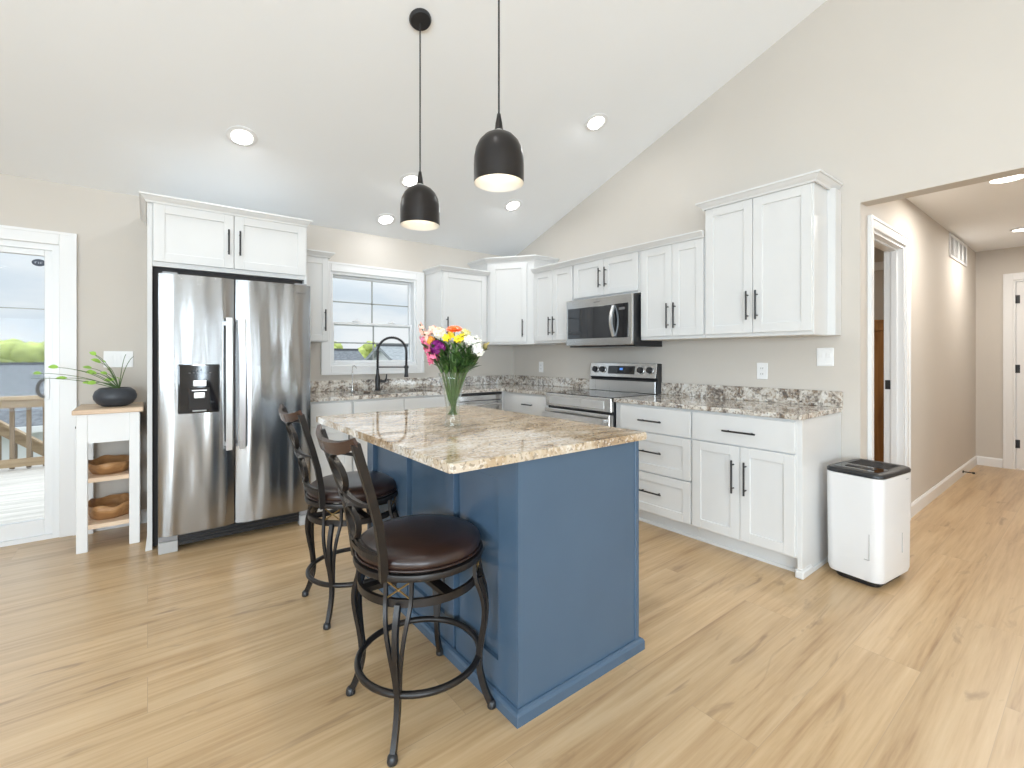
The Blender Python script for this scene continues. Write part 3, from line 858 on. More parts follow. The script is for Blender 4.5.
# --- refrigerator
def refrigerator():
    FX0, FX1, FY = .052, .945, 3.605
    t = thing('refrigerator', 'stainless steel side by side refrigerator with ice and water dispenser', 'refrigerator', (.5, 4.0, 0))
    mb = MB(); mb.box(FX0 + .005, FX1 - .016, 3.70, 4.29, .03, 1.735, .004)
    mb.build('body', M['steel_side'], t)
    sx = .463
    def dr(x0, x1, name):
        mb = MB()
        # softly bowed front
        n = 10; poly = []
        for k in range(n + 1):
            u = k / n; x = x0 + (x1 - x0) * u
            e = min(u, 1 - u) * (x1 - x0)
            y = FY + .018 * (1 - min(1, e / .03)) ** 2 - .012 * math.sin(PI * u) * 0.6
            poly.append((x, y))
        poly += [(x1, 3.695), (x0, 3.695)]
        mb.prism(poly, .115, 1.752, 'z')
        return mb.build(name, M['steel_fridge'], t, smooth=True, autosmooth=35)
    d1 = dr(FX0, sx - .004, 'freezer_door'); d2 = dr(sx + .004, FX1, 'refrigerator_door')
    # handles: long flat bars either side of the gap
    for (x, d) in ((sx - .040, d1), (sx + .036, d2)):
        mb = MB(); zs = [.62 + (1.49 - .62) * k / 10 for k in range(11)]
        mb.tube([(x, FY - .052 + .012 * abs(k - 5) / 5 * abs(k - 5) / 5, z) for k, z in enumerate(zs)], 1.0, flat=(.017, .008), ref=(1, 0, 0))
        mb.box(x - .014, x + .014, FY - .045, FY + .004, .64, .67, .003); mb.box(x - .014, x + .014, FY - .045, FY + .004, 1.44, 1.47, .003)
        mb.build('handle', M['steel_light'], d, smooth=True, autosmooth=40)
    # dispenser
    x0, x1, z0, z1 = .150, .374, .872, 1.185
    y = FY - .013
    mb = MB(); mb.box(x0, x1, y, y + .02, z0, z1, .008, 2)
    disp = mb.build('dispenser', M['black_gloss'], d1)
    MB().box(x0 + .055, x1 - .055, y - .002, y + .004, z0 + .02, z0 + .165, .004).build('dispenser_recess', M['dark_gap'], disp)
    mb = MB(); mb.box(.228, .300, y - .006, y + .002, 1.045, 1.083, .003)
    mb.build('ice_chute', M['steel_light'], disp)
    mb = MB(); mb.box(.232, .292, y - .012, y + .002, .968, 1.005, .004); mb.box(.222, .302, y - .004, y + .002, 1.015, 1.022)
    mb.build('water_paddle', M['steel_light'], disp)
    mb = MB()
    for k in range(6): mb.box(.205 + .022 * k, .215 + .022 * k, y - .001, y + .002, 1.128, 1.132)
    mb.box(.245, .252, y - .001, y + .002, 1.142, 1.158); mb.box(.262, .278, y - .001, y + .002, 1.142, 1.146); mb.box(.262, .278, y - .001, y + .002, 1.152, 1.156)
    mb.build('dispenser_buttons', M['badge'], disp)
    MB().box(.225, .300, y - .006, y + .003, z0 + .012, z0 + .020, .002).build('drip_tray', M['grey_plastic'], disp)
    # grille and hinge covers
    mb = MB(); mb.box(FX0 + .01, FX1 - .01, 3.66, 3.70, .03, .108)
    for k in range(3): mb.box(FX0 + .11, FX1 - .08, 3.650, 3.66, .045 + .02 * k, .055 + .02 * k)
    mb.build('toe_grille', M['black'], t)
    for (a, b) in ((FX0, FX0 + .10), (FX1 - .07, FX1)):
        MB().box(a, b, 3.635, 3.70, .0, .072, .004).build('foot_cover', M['grey_plastic'], t)
        MB().box(a, b, 3.632, 3.70, .076, .110, .004).build('hinge_bracket', M['steel_side'], t)
    for (a, b) in ((FX0 + .02, FX0 + .10), (FX1 - .10, FX1 - .02)):
        MB().box(a, b, 3.64, 3.75, 1.752, 1.768, .004).build('hinge_cover', M['steel_side'], t)
    mb = MB(); mb.box(.850, .855, FY - .0105, FY - .003, 1.688, 1.696)
    for k in range(8): mb.box(.858 + .006 * k, .8625 + .006 * k, FY - .010, FY - .002, 1.689, 1.695)
    mb.build('maker_badge', M['badge'], d2)
refrigerator()

# ------------------------------------------------------------------ base cabinets
BX = XB - .608           # face of right wall base carcass
BY = YB - .608
G_BASE = 'white base cabinets'
TOE = .10
def base_body(fr, root, u0, u1, depth=.606):
    MB(fr).box(u0, u1, -depth, 0, TOE + .005, .882, .0015).build('carcass', M['cab'], root)
    mb = MB(fr); mb.box(u0, u1, -depth, -.072, 0, TOE + .005); mb.prism([(-.072, 0), (-.06, 0), (-.06, .012), (-.066, .018), (-.072, .018)], u0, u1, 'x')
    mb.build('toe_kick', M['cab'], root)
fr = F_right(BX)
t = cab_root('base_cabinet', 'white base cabinet with three stacked drawers right of the stove', 'cabinet', fr, 1.708, 2.335, .606, 0)
base_body(fr, t, 1.710, 2.355)
door(fr, t, 1.716, 2.300, .692, .868, 2.02, .775, .19, 'drawer', True, flat=True)
door(fr, t, 1.716, 2.300, .405, .684, 2.02, .555, .19, 'drawer', True)
door(fr, t, 1.716, 2.300, .118, .397, 2.02, .268, .19, 'drawer', True)
t = cab_root('base_cabinet', 'white base cabinet with one wide drawer over two doors at the end of the run', 'cabinet', fr, 1.07, 1.708, .606, 0)
base_body(fr, t, 1.075, 1.708)
door(fr, t, 1.082, 1.702, .692, .868, 1.385, .775, .20, 'drawer', True, flat=True)
door(fr, t, 1.082, 1.385, .118, .684, 1.350, .50, .20); door(fr, t, 1.389, 1.702, .118, .684, 1.425, .50, .20)
mb = MB(fr); mb.box(1.050, 1.075, -.606, .002, 0, .882, .002)
mb.build('end_panel', M['cab'], t)
mb = MB(fr); mb.box(1.040, 1.085, -.13, .012, 0, .045, .006); mb.box(1.042, 1.050, -.606, -.13, 0, .028, .004); mb.box(1.047, 1.078, -.125, .006, .045, .055, .004)
mb.build('corner_foot', M['cab'], t)
# left of the stove
t = cab_root('base_cabinet', 'white base cabinet with a drawer between the dishwasher corner and the stove', 'cabinet', fr, 3.105, 3.81, .606, 0)
base_body(fr, t, 3.114, 3.808)
door(fr, t, 3.118, 3.660, .692, .868, 3.385, .78, .14, 'drawer', True, flat=True)
door(fr, t, 3.118, 3.660, .118, .684, 3.16, .52, .16)
# back wall
fr = F_back(BY)
t = cab_root('base_cabinet', 'narrow white base cabinet beside the refrigerator under the counter', 'cabinet', fr, .985, 1.316, .606, 0)
base_body(fr, t, .985, 1.315)
door(fr, t, .992, 1.309, .692, .868, None, None, name='drawer', flat=True)
door(fr, t, .992, 1.309, .118, .684, 1.275, .58)
t = cab_root('sink_base_cabinet', 'white sink base cabinet with two false fronts below the window', 'cabinet', fr, 1.317, 2.225, .606, 0)
# open topped carcass so that the basin hangs free inside it
mb = MB(fr)
mb.box(1.318, 1.338, -.606, 0, TOE + .005, .882); mb.box(2.205, 2.225, -.606, 0, TOE + .005, .882); mb.box(1.338, 2.205, -.606, 0, TOE + .005, .125); mb.box(1.338, 2.205, -.606, -.59, .125, .882); mb.box(1.338, 2.205, -.02, 0, .125, .882)
mb.build('carcass', M['cab'], t)
mb = MB(fr); mb.box(1.318, 2.225, -.606, -.072, 0, TOE + .005); mb.build('toe_kick', M['cab'], t)
door(fr, t, 1.323, 1.762, .692, .868, None, None, name='false_front', flat=True); door(fr, t, 1.766, 2.218, .692, .868, None, None, name='false_front', flat=True)
door(fr, t, 1.323, 1.762, .118, .684, 1.725, .58); door(fr, t, 1.766, 2.218, .118, .684, 1.803, .58)
# dishwasher
t = cab_root('dishwasher', 'stainless steel dishwasher under the counter left of the corner', 'dishwasher', fr, 2.228, 2.83, .6, 0)
MB(fr).box(2.232, 2.828, -.58, 0, TOE, .878).build('tub', M['steel_side'], t)
d = MB(fr).box(2.232, 2.828, .0, .028, .11, .800, .004).build('door_panel', M['steel'], t)
MB(fr).box(2.232, 2.828, .0, .026, .806, .856, .003).build('control_strip', M['steel'], t)
MB(fr).box(2.232, 2.828, .0, .020, .858, .877, .002).build('top_trim', M['black'], t)
mb = MB(fr); mb.cyl((2.27, .055, .765), (2.79, .055, .765), .010, seg=12)
for u in (2.30, 2.76): mb.box(u - .01, u + .01, .026, .055, .757, .773)
mb.build('handle', M['steel_light'], d, smooth=True, autosmooth=40)
MB(fr).box(2.232, 2.828, -.50, -.06, 0, TOE).build('toe_kick', M['black'], t)
# corner filler between dishwasher and the right run
t = cab_root('corner_filler', 'white corner filler post between the dishwasher and the drawer cabinet', 'filler', fr, 2.832, BX, .1, 0)
mb = MB(fr); mb.box(2.832, BX + .02, -.45, .003, 0, .882, .0015); mb.build('filler_panel', M['cab'], t)

# ------------------------------------------------------------------ worktops
CT0, CT1 = .884, .914
CX = XB - .640           # front edge of right worktop
CY = YB - .640
t = thing('worktop', 'speckled granite worktop right of the stove with a low backsplash', 'worktop', ((CX + XB) / 2, 1.69, CT0))
MB().box(CX, XB, 1.040, 2.356, CT0, CT1, .005, 2).build('slab', M['granite'], t)
MB().box(XB - .02, XB, 1.040, 2.356, CT1, CT1 + .10, .003).build('backsplash', M['granite'], t)
SINK = (1.40, 2.13, CY + .09, CY + .50)
t = thing('worktop', 'speckled granite corner worktop running under the window to the stove', 'worktop', (2.2, (CY + YB) / 2, CT0))
mb = MB()
a, b, c, d = SINK
for (x0, x1, y0, y1) in ((.985, a, CY, YB), (b, CX, CY, YB), (a, b, CY, c), (a, b, d, YB), (CX, XB, 3.114, YB)):
    mb.box(x0, x1, y0, y1, CT0, CT1)
mb.build('slab', M['granite'], t)
mb = MB(); mb.box(.985, XB, YB - .02, YB, CT1, CT1 + .10, .003); mb.box(XB - .02, XB, 3.114, YB - .02, CT1, CT1 + .10, .003)
mb.build('backsplash', M['granite'], t)
# sink
t = thing('sink', 'stainless steel undermount sink basin below the window', 'sink', ((a + b) / 2, (c + d) / 2, .69))
mb = MB()
mb.box(a - .012, a, c - .012, d + .012, .69, CT0); mb.box(b, b + .012, c - .012, d + .012, .69, CT0); mb.box(a, b, c - .012, c, .69, CT0); mb.box(a, b, d, d + .012, .69, CT0); mb.box(a, b, c, d, .69, .70)
mb.build('basin', M['sink'], t)
mb = MB(); mb.lathe([(.045, 0), (.045, .004), (.03, .004), (.028, .001), (0, .001)], ((a + b) / 2, (c + d) / 2, .700), 24); mb.build('drain', M['steel_light'], t)
# faucet
def faucet():
    x, y = 1.715, 4.262
    t = thing('kitchen_faucet', 'matte black spring neck pull down faucet at the sink', 'faucet', (x, y, CT1))
    mb = MB(); mb.lathe([(.030, 0), (.030, .006), (.024, .012), (.022, .06), (.024, .10), (.022, .13), (.016, .15), (.012, .20)], (x, y, CT1), 20)
    mb.build('faucet_body', M['black_metal'], t, smooth=True, autosmooth=50)
    dx, dy = .80, -.60     # the spout swings towards the corner
    L = .27
    pts = [(x, y, CT1 + .19), (x, y, 1.28)]
    for k in range(1, 17):
        an = PI * k / 16
        rr = L / 2
        pts.append((x + dx * (rr - rr * math.cos(an)), y + dy * (rr - rr * math.cos(an)), 1.28 + .135 * math.sin(an)))
    pts.append((x + dx * L, y + dy * L, 1.15))
    mb = MB(); mb.tube(pts, .0095, 10); mb.build('hose_arch', M['black_metal'], t, smooth=True)
    # spring coil around the arch
    P = [Vector(p) for p in pts]; seg = [0]
    for i in range(1, len(P)): seg.append(seg[-1] + (P[i] - P[i - 1]).length)
    tot = seg[-1]; turns = 46; N = turns * 8; co = []
    def at(s):
        for i in range(1, len(P)):
            if s <= seg[i] or i == len(P) - 1:
                f = (s - seg[i - 1]) / max(1e-6, seg[i] - seg[i - 1]); return P[i - 1].lerp(P[i], f), (P[i] - P[i - 1]).normalized()
    side = Vector((-dy, dx, 0))
    for k in range(N + 1):
        p, tg = at(tot * k / N * .999)
        nn = tg.cross(side).normalized()
        an = 2 * PI * k / 8
        co.append(p + side * math.cos(an) * .0125 + nn * math.sin(an) * .0125)
    mb = MB(); mb.tube(co, .0026, 5); mb.build('spring', M['black_metal'], t, smooth=True)
    ex, ey = x + dx * L, y + dy * L
    mb = MB(); mb.lathe([(.012, .11), (.016, .10), (.016, .03), (.021, .0), (.019, -.004), (0, -.004)], (ex, ey, 1.045), 18); mb.build('spray_head', M['black_metal'], t, smooth=True, autosmooth=50)
    mb = MB(); mb.cyl((x, y, 1.135), (ex, ey, 1.135), .006, seg=10); mb.lathe([(.018, -.012), (.022, -.01), (.022, .01), (.018, .012)], (ex, ey, 1.135), 16, closed=False); mb.build('support_arm', M['black_metal'], t, smooth=True, autosmooth=50)
    mb = MB(); mb.cyl((x + .015, y - .01, CT1 + .085), (x + .060, y - .035, CT1 + .085), .012, seg=12)
    mb.tube([(x + .058, y - .034, CT1 + .085), (x + .068, y - .04, CT1 + .11), (x + .072, y - .042, CT1 + .155)], [.010, .008, .0055], 10); mb.build('lever', M['black_metal'], t, smooth=True)
faucet()
def tap():
    x, y = 1.475, 4.262
    t = thing('filtered_water_tap', 'slim brushed nickel filtered water tap left of the black faucet', 'tap', (x, y, CT1))
    mb = MB(); mb.lathe([(.020, 0), (.020, .006), (.011, .012), (.010, .055), (.006, .062)], (x, y, CT1), 16)
    mb.tube([(x, y, CT1 + .05), (x, y, 1.13), (x + .004, y - .003, 1.146), (x + .016, y - .012, 1.150), (x + .026, y - .02, 1.138), (x + .028, y - .022, 1.122)], .0045, 8)
    mb.build('spout', M['steel'], t, smooth=True, autosmooth=50)
    mb = MB(); mb.cyl((x - .012, y, CT1 + .04), (x - .032, y - .004, CT1 + .043), .004); mb.build('lever', M['black_metal'], t)
tap()

# ------------------------------------------------------------------ stove
def stove():
    y0, y1 = 2.362, 3.108
    xf = XB - .655
    fr = F_right(xf)
    t = thing('range', 'stainless steel electric range with a glass cooktop below the microwave', 'stove', ((xf + XB) / 2, (y0 + y1) / 2, 0))
    MB().box(xf + .03, XB - .01, y0, y1, .03, .895).build('body', M['black'], t)
    MB().box(xf + .012, XB - .055, y0, y1, .895, .917, .004).build('cooktop', M['black_gloss'], t)
    for (cx, cy, r) in ((XB - .47, 2.55, .105), (XB - .47, 2.92, .085), (XB - .20, 2.56, .08), (XB - .20, 2.92, .105)):
        mb = MB(); mb.lathe([(r, 0), (r, .0006), (r - .004, .0006), (r - .004, 0)], (cx, cy, .917), 40, closed=True)
        mb.build('burner_ring', M['grey_plastic'], t)
    # front band under the cooktop
    d = MB(fr).box(y0, y1, -.03, .004, .800, .912, .005).build('front_panel', M['steel'], t)
    mb = MB(fr); mb.box(y0 + .07, y1 - .04, .004, .006, .822, .886, .002); mb.build('front_inset', M['steel_light'], d)
    # oven door
    d = MB(fr).box(y0 + .002, y1 - .002, -.03, .022, .215, .785, .006).build('oven_door', M['steel'], t)
    MB(fr).box(y0 + .10, y1 - .10, .020, .024, .33, .66, .004).build('oven_window', M['black_gloss'], d)
    mb = MB(fr); mb.tube([(y0 + .03, .062, .735), (y0 + .2, .068, .735), (y1 - .2, .068, .735), (y1 - .03, .062, .735)], 1.0, flat=(.020, .010), ref=(0, 0, 1))
    for u in (y0 + .05, y1 - .05): mb.box(u - .014, u + .014, .02, .062, .722, .748, .003)
    mb.build('handle', M['steel_light'], d)
    d = MB(fr).box(y0 + .002, y1 - .002, -.03, .018, .045, .205, .005).build('warming_drawer', M['steel'], t)
    MB(fr).box(y0 + .02, y1 - .02, -.05, -.01, 0, .04).build('toe_kick', M['black'], t)
    # back guard
    mb = MB()
    mb.prism([(XB - .085, .917), (XB - .004, .917), (XB - .004, 1.172), (XB - .055, 1.175), (XB - .078, 1.05), (XB - .06, 1.03)], y0 - .004 + .0, y1, 'y')
    bg = mb.build('back_guard', M['black'], t)
    # slanted steel face
    def slant(u0, u1, s0, s1, off, th, name, mat, par):
        p0 = Vector((XB - .080, 1.048)); p1 = Vector((XB - .057, 1.172)); dv = p1 - p0; nn = Vector((-dv.y, dv.x)).normalized()
        if nn.x > 0: nn = -nn
        a = p0 + dv * s0 + nn * off; b = p0 + dv * s1 + nn * off
        a2 = a + nn * th; b2 = b + nn * th
        mb = MB(); mb.prism([(a.x, a.y), (b.x, b.y), (b2.x, b2.y), (a2.x, a2.y)], u0, u1, 'y', .0015); return mb.build(name, mat, par), (a + b) / 2 + nn * th, nn
    f, _, _ = slant(y0 + .002, y1, .0, 1.0, .0, .008, 'control_panel', M['steel'], bg)
    slant(2.585, 2.885, .22, .80, .0085, .002, 'control_display', M['black_gloss'], bg)
    slant(2.715, 2.75, .50, .66, .011, .0006, 'clock', M['display'], bg)
    for u in (2.425, 2.52, 2.95, 3.04):
        p0 = Vector((XB - .080, 1.048)); p1 = Vector((XB - .057, 1.172)); dv = p1 - p0; nn = Vector((-dv.y, dv.x)).normalized()
        if nn.x > 0: nn = -nn
        c = p0 + dv * .52
        q0 = c + nn * .008; q1 = c + nn * .012; q2 = c + nn * .034
        mb = MB(); mb.tube([(q0.x, u, q0.y), (q1.x, u, q1.y)], [.034, .034], 20)
        k = mb.build('knob_bezel', M['steel_light'], bg, smooth=True, autosmooth=40)
        mb = MB(); mb.tube([(q1.x, u, q1.y), (q2.x, u, q2.y)], [.029, .025], 20); mb.build('knob', M['black'], k, smooth=True, autosmooth=40)
    # lower steel riser of the back guard
    MB().box(XB - .092, XB - .084, y0 + .002, y1, .918, 1.018, .002).build('riser', M['steel_light'], bg)
stove()

# ------------------------------------------------------------------ microwave
def microwave():
    y0, y1, z0, z1 = 2.350, 3.090, 1.318, 1.742
    xf = XB - .395
    fr = F_right(xf)
    t = thing('microwave', 'stainless steel over the range microwave with a black glass window', 'microwave', ((xf + XB) / 2, (y0 + y1) / 2, z0))
    mb = MB(); mb.box(xf, XB - .004, y0 + .004, y1 - .004, z0 + .02, z1, .003); mb.box(xf + .02, XB - .004, y0 + .004, y1 - .004, z0 - .0, z0 + .02)
    mb.build('body', M['black'], t)
    d = MB(fr).box(y0, y1, 0, .028, z0 + .012, z1, .006, 2).build('door', M['steel'], t)
    MB(fr).box(y0 + .035, y1 - .025, .0275, .031, z0 + .075, z1 - .075, .003).build('window', M['mw_glass'], d)
    MB(fr).box(y0 + .033, y0 + .165, .0285, .0318, z0 + .072, z1 - .072, .003).build('control_panel', M['black_gloss'], d)
    MB(fr).box(y0 + .065, y0 + .125, .0318, .0324, z1 - .125, z1 - .105).build('clock', M['badge'], d)
    mb = MB(fr); pts = []
    for k in range(13):
        s = k / 12; zz = z0 + .085 + (z1 - z0 - .17) * s
        pts.append((y0 + .178, .034 + .036 * math.sin(PI * s), zz))
    mb.tube(pts, 1.0, flat=(.013, .008), ref=(1, 0, 0)); mb.build('handle', M['steel_light'], d, smooth=True, autosmooth=40)
    mb = MB(fr)
    for k in range(9): mb.box(2.685 + .008 * k, 2.691 + .008 * k, .028, .0286, z1 - .042, z1 - .034)
    mb.build('maker_badge', M['badge'], d)
    mb = MB(); 
    for k in range(2): mb.box(xf + .06, xf + .26, 2.42 + .34 * k, 2.68 + .34 * k, z0 - .004, z0)
    mb.build('grease_filter', M['grey_plastic'], t)
microwave()

# ------------------------------------------------------------------ island
IX0, IX1, IY0, IY1 = .985, 1.632, 1.228, 2.60
GX0, GX1, GY0, GY1 = .712, 1.672, 1.208, 2.625
def island():
    t = thing('kitchen_island', 'blue painted kitchen island base with recessed side panels', 'island', ((IX0 + IX1) / 2, (IY0 + IY1) / 2, 0))
    MB().box(IX0 + .063, IX1, IY0 + .006, IY1, 0, CT0 - .001).build('carcass', M['blue'], t)
    # near end: flat sheet with thin corner battens
    mb = MB(); mb.box(IX0, IX1, IY0, IY0 + .0062, 0, CT0 - .001); mb.box(IX1 - .02, IX1 + .004, IY0 - .004, IY0 + .03, .0, CT0 - .001, .002); mb.build('end_panel', M['blue'], t)
    # seating side: shaker frames of stiles and rails with a deep joint between them
    fr = F_dir((IX0 + .018, 0), (0, 1), (-1, 0))
    edges = [(IY0 + .0065, IY0 + .115), (1.650, 1.725), (2.088, 2.160), (2.515, IY1)]
    mb = MB(fr)
    for (a, b) in edges: mb.box(a, b, -.045, .018, 0, CT0 - .001, .0012)
    for i in range(3):
        a, b = edges[i][1] - .002, edges[i + 1][0] - .015
        mb.box(a, b, -.045, 0, 0, CT0 - .001)
        mb.box(a, b, -.001, .0172, 0, .15, .001); mb.box(a, b, -.001, .0172, .80, CT0 - .001, .001)
    mb.build('side_panel', M['blue'], t)
    # doors on the working side
    fr = F_dir((IX1, 0), (0, 1), (1, 0))
    for i in range(3):
        a = IY0 + .03 + i * .452; d = door(fr, t, a, a + .446, .118, .684, a + .06, .58, m='blue')
        d = door(fr, t, a, a + .446, .692, .868, a + .223, .78, name='drawer', horizontal=True, flat=True, m='blue')
    # skirting
    prof = [(0, 0), (.019, 0), (.019, .034), (.014, .044), (.006, .048), (0, .048)]
    P = [(IX1, IY1), (IX0, IY1), (IX0, IY0), (IX1 + .004, IY0), (IX1 + .004, IY0 + .06)]
    P = [Vector(p) for p in P]
    dirs = [(P[i + 1] - P[i]).normalized() for i in range(4)]
    nr = [Vector((d.y, -d.x)) for d in dirs]
    mb = MB(); rings = []
    for i in range(5):
        if i == 0: mv = nr[0]
        elif i == 4: mv = nr[-1]
        else:
            s = nr[i - 1] + nr[i]; mv = s / s.dot(nr[i])
        rings.append([mb._v((P[i].x - mv.x * -a, P[i].y - mv.y * -a, b)) for a, b in prof])
    for i in range(4):
        for k in range(6): mb.bm.faces.new([rings[i][k], rings[i][(k + 1) % 6], rings[i + 1][(k + 1) % 6], rings[i + 1][k]])
    mb.bm.faces.new(rings[0]); mb.bm.faces.new(rings[-1][::-1])
    mb.build('skirting', M['blue'], t)
    # top
    def rr(x0, x1, y0, y1, r):
        out = []
        for (cx, cy, a0) in ((x1 - r, y1 - r, 0), (x0 + r, y1 - r, PI / 2), (x0 + r, y0 + r, PI), (x1 - r, y0 + r, 1.5 * PI)):
            for k in range(6): out.append((cx + r * math.cos(a0 + PI / 2 * k / 5), cy + r * math.sin(a0 + PI / 2 * k / 5)))
        return out
    mb = MB(); mb.prism(rr(GX0, GX1, GY0, GY1, .009), CT0, CT1, 'z', .007, 2)
    o = mb.build('island_worktop', M['granite_island'])
    tag(o, 'gold and grey granite worktop overhanging the blue island', 'worktop')
island()

# ------------------------------------------------------------------ bar stools
def make_stool(loc, label):
    t = thing('bar_stool', label, 'stool', (0, 0, 0), None)
    ca = Vector
    # seat cushion
    mb = MB(); mb.lathe([(0, .552), (.203, .552), (.213, .560), (.218, .575), (.213, .592), (.194, .604), (.142, .611), (.08, .614), (0, .615)], seg=56)
    s = mb.build('seat_cushion', M['leather'], t, smooth=True)
    mb = MB(); mb.tube([(.2175 * math.cos(2 * PI * k / 56), .2175 * math.sin(2 * PI * k / 56), .560) for k in range(56)], .004, 6, closed=True); mb.build('piping', M['leather'], s, smooth=True)
    # swivel frame below
    mb = MB(); mb.lathe([(.212, .528), (.226, .530), (.229, .540), (.226, .550), (.212, .552), (.208, .540)], seg=56, closed=True)
    mb.box(-.21, .21, -.03, .03, .530, .548); mb.box(-.03, .03, -.21, .21, .530, .548); mb.cyl((0, 0, .47), (0, 0, .535), .07, seg=24)
    mb.build('seat_frame', M['bronze'], t, smooth=True, autosmooth=40)
    # rings of the base
    def ring(r, z, a, b):
        mb = MB(); mb.lathe([(r - a, z - b), (r + a, z - b), (r + a, z + b), (r - a, z + b)], seg=56, closed=True); return mb
    mb = ring(.208, .458, .006, .013)
    mb.box(-.205, .205, -.018, .018, .455, .471); mb.box(-.018, .018, -.205, .205, .455, .471)
    mb.build('base_ring', M['bronze'], t, smooth=True, autosmooth=40)
    mb = MB(); mb.tube([(.213 * math.cos(2 * PI * k / 56), .213 * math.sin(2 * PI * k / 56), .172) for k in range(56)], .0115, 10, closed=True)
    mb.build('foot_ring', M['bronze'], t, smooth=True)
    prof = [(.208, .545), (.210, .49), (.216, .455), (.232, .41), (.240, .36), (.236, .30), (.225, .235), (.217, .175), (.221, .12), (.238, .06), (.262, .008)]
    def smooth_curve(pts, n=4):
        out = []
        P = [Vector(p) for p in pts]
        for i in range(len(P) - 1):
            p0 = P[max(i - 1, 0)]; p1 = P[i]; p2 = P[i + 1]; p3 = P[min(i + 2, len(P) - 1)]
            for k in range(n):
                s = k / n
                out.append(.5 * ((2 * p1) + (p2 - p0) * s + (2 * p0 - 5 * p1 + 4 * p2 - p3) * s * s + (3 * p1 - p0 - 3 * p2 + p3) * s ** 3))
        out.append(P[-1]); return out
    for q in range(4):
        a = PI / 4 + q * PI / 2
        rd = Vector((math.cos(a), math.sin(a), 0)); tg = Vector((-math.sin(a), math.cos(a), 0))
        mb = MB()
        main = smooth_curve([rd * r + Vector((0, 0, z)) for r, z in prof if z < .47])
        mb.tube(main, 1.0, flat=(.0085, .0105), ref=tg)
        for sg in (-1, 1):
            fl = [(.208, .545, .042), (.210, .49, .042), (.216, .455, .041), (.231, .41, .035), (.238, .36, .027), (.234, .30, .018), (.224, .235, .010), (.217, .18, .006)]
            mb.tube(smooth_curve([rd * r + tg * w * sg + Vector((0, 0, z)) for r, z, w in fl]), 1.0, flat=(.0055, .0065), ref=tg)
        lg = mb.build('leg', M['bronze'], t, smooth=True, autosmooth=35)
        mb = MB(); p = rd * .262; mb.lathe([(.0, 0), (.016, 0), (.017, .006), (.015, .020), (.010, .026), (0, .027)], tuple(p), 14); mb.build('foot_cap', M['black'], lg, smooth=True)
        # little brass X between the uprights
        mb = MB(); rr = .211
        for sg in (-1, 1):
            mb.tube([rd * rr + tg * (-.038 * sg) + Vector((0, 0, .474)), rd * rr + tg * (.038 * sg) + Vector((0, 0, .526))], .0032, 6)
        mb.ball(tuple(rd * rr + Vector((0, 0, .50))), .007, 1)
        mb.build('cross_brace', M['brass'], t)
    # back: two posts
    def post(z):     # offset of the near/far posts at height z
        pts = [(.535, -.188, .126), (.62, -.196, .136), (.72, -.214, .146), (.82, -.243, .157), (.92, -.276, .167), (.985, -.296, .172)]
        for i in range(len(pts) - 1):
            if z <= pts[i + 1][0] or i == len(pts) - 2:
                f = (z - pts[i][0]) / (pts[i + 1][0] - pts[i][0]); return (pts[i][1] + f * (pts[i + 1][1] - pts[i][1]), pts[i][2] + f * (pts[i + 1][2] - pts[i][2]))
    for sg in (-1, 1):
        mb = MB(); pts = []
        for k in range(15):
            z = .53 + (.978 - .53) * k / 14; x, y = post(z); pts.append((x, sg * y, z))
        mb.tube(pts, 1.0, flat=(.010, .0125), ref=(0, 1, 0)); mb.build('back_post', M['bronze'], t, smooth=True, autosmooth=35)
    # crest rail, bowed back with upswept ends
    mb = MB(); pts = []; sc = []
    for k in range(21):
        s = -1 + 2 * k / 20
        pts.append((-.294 - .034 * (1 - s * s), .177 * s, .955 + .030 * abs(s) ** 3)); sc.append(1.0 - .30 * abs(s) ** 4)
    mb.tube(pts, sc, flat=(.020, .008), ref=(-.3, 0, 1)); mb.build('crest_rail', M['crest'], t, smooth=True, autosmooth=40)
    # lower rail and interlaced loops
    mb = MB(); x, y = post(.60); mb.tube([(x - .03 * (1 - s * s), y * s, .60) for s in [-1 + k / 6 for k in range(13)]], 1.0, flat=(.009, .006), ref=(0, 0, 1)); mb.build('lower_rail', M['bronze'], t)
    for sg in (-1, 1):
        for (za, zb) in ((.615, .775), (.775, .945)):
            mb = MB(); pts = []
            for k in range(17):
                an = PI * k / 16; z = (za + zb) / 2 - (zb - za) / 2 * math.cos(an)
                x, y = post(z); w = y - 1.30 * y * math.sin(an) ** .8
                s = w / y
                pts.append((x - .032 * (1 - s * s), sg * w, z))
            mb.tube(pts, 1.0, flat=(.009, .005), ref=(-1, 0, .2)); mb.build('back_loop', M['bronze'], t, smooth=True, autosmooth=40)
    t.location = loc
    return t
stool = make_stool((.772, 1.528, 0), 'brown leather swivel bar stool nearest the camera at the island')
copy_thing(stool, (.828, 2.375, 0), 'brown leather swivel bar stool nearer the refrigerator, behind the first stool')

